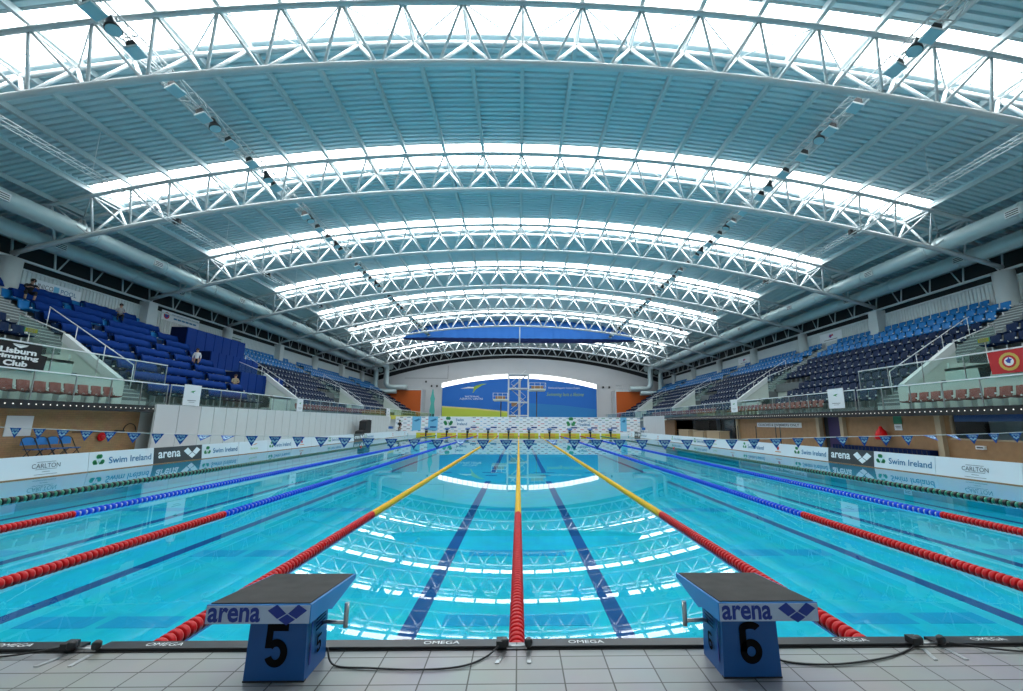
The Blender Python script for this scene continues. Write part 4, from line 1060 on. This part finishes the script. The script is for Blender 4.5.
# ------------------------------------------------------------ backstroke pennants
def pennant():
    me = MB()
    w_, h_ = .115, .175
    me.use('flag').prism([(-w_, 0), (w_, 0), (0, -h_)], -.0015, .0015, 'Y')
    for sy in (-1, 1):
        xd = (1, 0, 0) if sy < 0 else (-1, 0, 0)
        me.use('flagw').text('arena', (0, sy*.003, -.033), xd, (0, 0, 1), width=.135, height=.036, bold=.012)
        diamonds(me, (0, sy*.003, -.085), xd, (0, 0, 1), .034)
    return me.mesh('pennant')
pm = pennant()
zf_ = lambda x: 1.275+.0021*x*x+.006*math.sin(x*1.3)
MB().use('cord').tube([(x, 7.7, zf_(x)) for x in lin(-13.1, 13.1, 60)], .006, 6).build('pennant_line', label='thin white line stretched across the pool carrying the pennants', cat='cord')
for s in (-1, 1):
    MB().use('steel').tube([(0, 0, 0), (0, 0, 1.66)], .03, 8).lathe([(.12, 0), (.12, .02), (.03, .04)], (0, 0, 0), 'Z', 12).build('pennant_post', label='steel post holding the pennant cord on the %s deck' % SIDE[s], cat='post', loc=(s*13.52, 7.7, ZS))
for k in range(46):
    x = -9.1+.4035*k
    nn = round(x/.4035); who = '%s %s of the middle rope' % (ORD[abs(nn)-1].replace('nearest', 'first'), SIDE[1 if nn > 0 else -1]) if nn else 'at the middle rope'
    u = px((x, 7.7, zf_(x)))[0]
    tw = any(abs(u-q) < 12 for q in (202, 226, 468, 548, 937, 956))
    o = link('pennant', pm, label='%sblue triangular arena pennant on the cord, %s' % ('twisted ' if tw else '', who), cat='pennant', group='pennants above the water', loc=(x, 7.7, zf_(x)-.002))
    o.rotation_euler = (R(-58) if tw else R(random.uniform(-6, 6)), 0, R(random.uniform(-8, 8)+(14 if tw else 0)))

# ------------------------------------------------------------ far end of the pool
t = thing('bulkhead', 'low pale bulkhead walkway closing the far end of the pool', 'bulkhead', (0, Y1, 0))
MB().use('board').box(-PW+.02, PW-.02, .0, 1.3, -1.0, .30).build('walkway', t)
MB().use('clad').box(-PW+.02, PW-.02, -.02, 0, -.05, .02).build('edge', t)
for i in range(10):
    xc = -11.25+2.5*i
    o = thing('far_touch_pad', 'yellow touch pad at the far end of lane %s' % ('one two three four five six seven eight nine ten'.split()[i]), 'touch pad', (xc, Y1-.03, 0), group='far touch pads')
    MB().use('pad').box(-1.16, 1.16, 0, .03, -.3, .34).build('plate', o); MB().use('orangep').box(-.7, .7, -.005, 0, .06, .2).build('print', o)
    MB().use('black').box(-.09, .09, -.012, -.005, -.05, .35).build('centre_strip', o)
    o = thing('far_starting_block', 'blue and grey starting block at the far end of lane %s' % ('one two three four five six seven eight nine ten'.split()[i]), 'starting block', (xc, Y1+.35, .30), group='far starting blocks')
    MB().use('black').box(-.14, .14, -.30, .1, 0, .42).build('pedestal', o)
    MB().use('blockblue').prism([(-.45, .42), (.45, .55), (.45, .64), (-.45, .51)], -.27, .27, 'X').build('platform', o)
    MB().use('steel').tube([(-.3, -.3, .3), (-.3, -.5, .3), (.3, -.5, .3), (.3, -.3, .3)], .02, 6).build('hand_grip', o)
    MB().use('hoard').box(.3, 1.0, .4, .8, .62, .78).build('cap_box', o)
# printed screen behind the far blocks
t = thing('printed_screen', 'long white sponsor screen dotted with small logos behind the far starting blocks', 'screen', (0, 54.6, ZD))
rs = random.Random(3)
for i in range(13):
    x0 = -15.5+2.38*i; p = MB().use('board').box(x0+.01, x0+2.37, 0, .05, .0, 2.05)
    p.build('panel', t)
l = MB()
for i in range(34):
    for j in range(8):
        x = -15.2+.91*i+(.45 if j % 2 else 0); zz = .28+.235*j
        if -11.9 < x < -10.3 or -10.4+0 < x < -6: 
            if -9.6 < x < -6.0 and zz > .6: continue
        l.use(rs.choice(['navytext', 'greytext', 'bluelite', 'green', 'redb', 'greytext'])); w_ = rs.uniform(.12, .24)
        l.flat([(-w_, -.035), (w_, -.035), (w_, .035), (-w_, .035)], (x, -.006, zz), (1, 0, 0), (0, 0, 1))
l.build('small_logos', t)
for a, b in ((-13.4, -12.3), (-11.4, -10.2), (12.9, 13.7)): 
    l = MB(); l.use('bluelite').box(a, b, -.012, -.008, .3, 2.05); l.use('navytext').flat([(a+.15, 1.5), (b-.3, 1.8), (b-.1, 1.65), (a+.5, 1.4)], (0, -.014, 0), (1, 0, 0), (0, 0, 1)); l.build('blue_panel', t)
for xo in (-8.9, 6.6):
    l = MB().use('green'); shamrock(l, (xo, -.016, 1.45), (1, 0, 0), .52)
    l.use('navytext').text('Swim', (xo+1.45, -.016, 1.65), (1, 0, 0), (0, 0, 1), height=.34, bold=.02).text('Ireland', (xo+1.75, -.016, 1.15), (1, 0, 0), (0, 0, 1), height=.34, bold=.02); l.build('sponsor_print', t)
# yellow-green gallery edge strip at the far left
MB().use('yfloor').box(-17.3, -17.24, 58, 84, 1.98, 2.5).build('gallery_fascia', label='yellow-green fascia strip on the far left gallery edge', cat='fascia')
# stacked covered equipment and timing desks
m = MB().use('ctop').prism([(44.3, ZS), (47.0, ZS), (47.0, 1.75), (46.3, 1.82), (45.4, 1.66), (45.3, .75), (44.4, .62)], -16.6, -15.9, 'X')
m.build('covered_equipment', label='black covered equipment stack on the left deck before the partition', cat='equipment')
def table(x, y, lab):
    t = thing('officials_table', lab, 'table', (x, y, ZS))
    MB().use('whitep').box(-.35, .35, -.7, .7, .70, .74).build('tabletop', t)
    for a in (-.3, .3):
        for b in (-.65, .65): MB().use('steel').tube([(a, b, 0), (a, b, .70)], .018, 6).build('leg', t)
table(-14.6, 49.8, 'small white officials table on the far left deck'); table(14.6, 50.5, 'small white officials table on the far right deck')
for s, y, q in ((-1, 50.4, 0), (1, 51.2, 0), ):
    m = MB().use('blockblue').box(-.2, .2, -.3, .3, 0, .28); m.use('steel').box(-.21, -.2, -.25, .25, .04, .24)
    m.build('timing_console', label='blue timing console on the %s officials table' % SIDE[s], cat='console', loc=(s*14.6, y-.6, ZS+.74))

# ------------------------------------------------------------ people
def person(name_lab, loc, rz, pose, top, legs, sleeve='skin', scale=1.0):
    """one skinned body; clothing by body region through material slots; +x is the facing direction"""
    J = dict(pelvis=(0, 0, .95), waist=(0, 0, 1.10), chest=(0, 0, 1.32), neck=(0, 0, 1.50), headb=(.01, 0, 1.58), head=(.02, 0, 1.70))
    if pose == 'stand':
        L = {'hip': (0, .09, .90), 'knee': (.02, .10, .50), 'ank': (0, .10, .08), 'toe': (.16, .12, .03)}
        A = {'sh': (0, .18, 1.42), 'el': (-.02, .25, 1.14), 'wr': (.10, .22, .92), 'fi': (.14, .21, .80)}
    elif pose == 'sit':
        d = -.47
        for k in J: x, y, z_ = J[k]; J[k] = (x, y, z_+d)
        L = {'hip': (.02, .10, .46), 'knee': (.45, .13, .50), 'ank': (.42, .13, .08), 'toe': (.58, .14, .03)}
        A = {'sh': (0, .18, .95), 'el': (.14, .24, .72), 'wr': (.36, .14, .66), 'fi': (.46, .10, .64)}
    else:   # leaning forward, elbows on the rail in front
        d = -.47; J = dict(pelvis=(0, 0, .48), waist=(.06, 0, .62), chest=(.20, 0, .80), neck=(.32, 0, .95), headb=(.36, 0, 1.0), head=(.43, 0, 1.09))
        L = {'hip': (.02, .10, .46), 'knee': (.45, .18, .52), 'ank': (.38, .16, .08), 'toe': (.54, .18, .03)}
        A = {'sh': (.25, .18, .90), 'el': (.42, .26, .68), 'wr': (.62, .12, .72), 'fi': (.72, .08, .70)}
    V = []; E = []; rad = []
    def add(p, r, par):
        V.append(p); rad.append(r)
        if par is not None: E.append((par, len(V)-1))
        return len(V)-1
    pv = add(J['pelvis'], (.15, .13), None); wa = add(J['waist'], (.13, .12), pv); ch = add(J['chest'], (.16, .13), wa)
    ne = add(J['neck'], (.055, .055), ch); hb = add(J['headb'], (.075, .08), ne); hd = add(J['head'], (.085, .10), hb)
    tp_ = add((J['head'][0], 0, J['head'][2]+.07), (.06, .07), hd)
    for s in (-1, 1):
        f = lambda p: (p[0], p[1]*s, p[2])
        h = add(f(L['hip']), (.09, .09), pv); k = add(f(L['knee']), (.065, .065), h); a = add(f(L['ank']), (.045, .045), k); add(f(L['toe']), (.04, .03), a)
        sh = add(f(A['sh']), (.065, .06), ch); e = add(f(A['el']), (.045, .045), sh); w2 = add(f(A['wr']), (.03, .03), e)
        hnd = Vector(f(A['fi'])); wr = Vector(f(A['wr'])); dr = (hnd-wr).normalized(); pal = add(tuple(wr+dr*.05), (.035, .02), w2)
        sd = Vector((0, 1, 0)) if abs(dr.y) < .8 else Vector((1, 0, 0))
        for q in (-1.5, -.5, .5, 1.5):
            p1 = add(tuple(wr+dr*.10+sd*q*.017), (.011, .011), pal); add(tuple(wr+dr*(.165-.012*abs(q))+sd*q*.018+Vector((0, 0, -.02))), (.009, .009), p1)
        add(tuple(wr+dr*.08-sd*s*.045), (.011, .011), pal)
    me = bpy.data.meshes.new('body'); me.from_pydata(V, E, []); o = bpy.data.objects.new('b', me); COL.objects.link(o)
    sk = o.modifiers.new('s', 'SKIN'); ss = o.modifiers.new('u', 'SUBSURF'); ss.levels = 1; ss.render_levels = 1
    for i, r in enumerate(rad): me.skin_vertices[0].data[i].radius = r; me.skin_vertices[0].data[i].use_root = (i == 0)
    em = bpy.data.meshes.new_from_object(o.evaluated_get(bpy.context.evaluated_depsgraph_get())); bpy.data.objects.remove(o)
    em.materials.clear()
    for m_ in ('skin', top, legs, 'hair', 'ctop'): em.materials.append(M[m_])
    nz, hipz = J['neck'][2]-.02, L['hip'][2]
    for p in em.polygons:
        c = p.center; i = 0
        dl = min((Vector(c)-Vector((a_[0], a_[1]*s_, a_[2]))).length for a_ in (A['wr'], A['fi']) for s_ in (-1, 1))
        if c.z > nz: i = 0
        elif dl < .16: i = 0
        elif (pose == 'stand' and c.z < J['pelvis'][2]) or (pose != 'stand' and (c.z < J['pelvis'][2]+.02 or c.x > .55 and c.z < .6) and abs(c.z-A['el'][2]) > -1 and c.z < .60):
            i = 2 if c.z > (.30 if legs != 'skin' else -1) or pose == 'stand' else (0 if top == 'ctop' else 2)
            if c.z < .09: i = 4
        else: i = 1
        p.material_index = i; p.use_smooth = True
    b = link('person', em, label=name_lab, cat='person', loc=loc); b.rotation_euler = (0, 0, rz); b.scale = (scale,)*3
    hx, hy, hz = J['head']
    hh = MB().use('hair'); 
    prof = [(.02, .125), (.07, .11), (.105, .06), (.112, .0), (.10, -.05)]
    hh.lathe(prof, (hx-.02, 0, hz), 'Z', 14); hh.build('hair', b)
    fc_ = MB().use('skin').lathe([(.008, .03), (.016, -.02), (.004, -.03)], (hx+.105, 0, hz-.02), 'Z', 8)
    fc_.use('hair').box(hx+.085, hx+.098, -.045, -.02, hz+.01, hz+.022).box(hx+.085, hx+.098, .02, .045, hz+.01, hz+.022)
    fc_.use('redb').box(hx+.08, hx+.094, -.022, .022, hz-.066, hz-.056); fc_.build('face', b)
    for s in (-1, 1): MB().use('skin').lathe([(.01, -.03), (.022, 0), (.01, .03)], (hx, s*.098, hz-.01), 'Z', 8).build('ear', b)
    return b
x10, z10 = row(8)
person('person in black top and shorts leaning forward on the top row, left-hand stand', (-28.5, 24.35, z10-.12), R(-25), 'lean', 'ctop', 'ctop', scale=1.1)
person('person in grey sitting alone near the top of the left-hand stand', (-28.6, 30.2, z10+.1), R(-40), 'sit', 'cgrey', 'ctop')
x5, z5 = row(3)
person('person in white shirt standing among the blue covers in the left-hand stand', (-(x5+.15), 31.6, z5), R(-60), 'stand', 'cwhite', 'ctop', scale=.95)
x3, z3 = row(1)
person('person in tan sitting beside the lowest blue hoarding, left-hand stand', (-(x3+.5), 33.6, z3), R(-50), 'sit', 'ctan', 'ctan')
person('person in black standing by the far left end of the sponsor screen', (-14.5, 52.9, ZD-.15), R(-100), 'stand', 'ctop', 'ctop', scale=.97)
m = MB().use('whitep').lathe([(.05, -.16), (.2, -.1), (.24, 0), (.2, .1), (.05, .16)], (0, 0, 0), 'Z', 14)
m.build('white_bag', label='round white bag held by the person in black', cat='bag', loc=(-14.72, 52.6, 1.1))
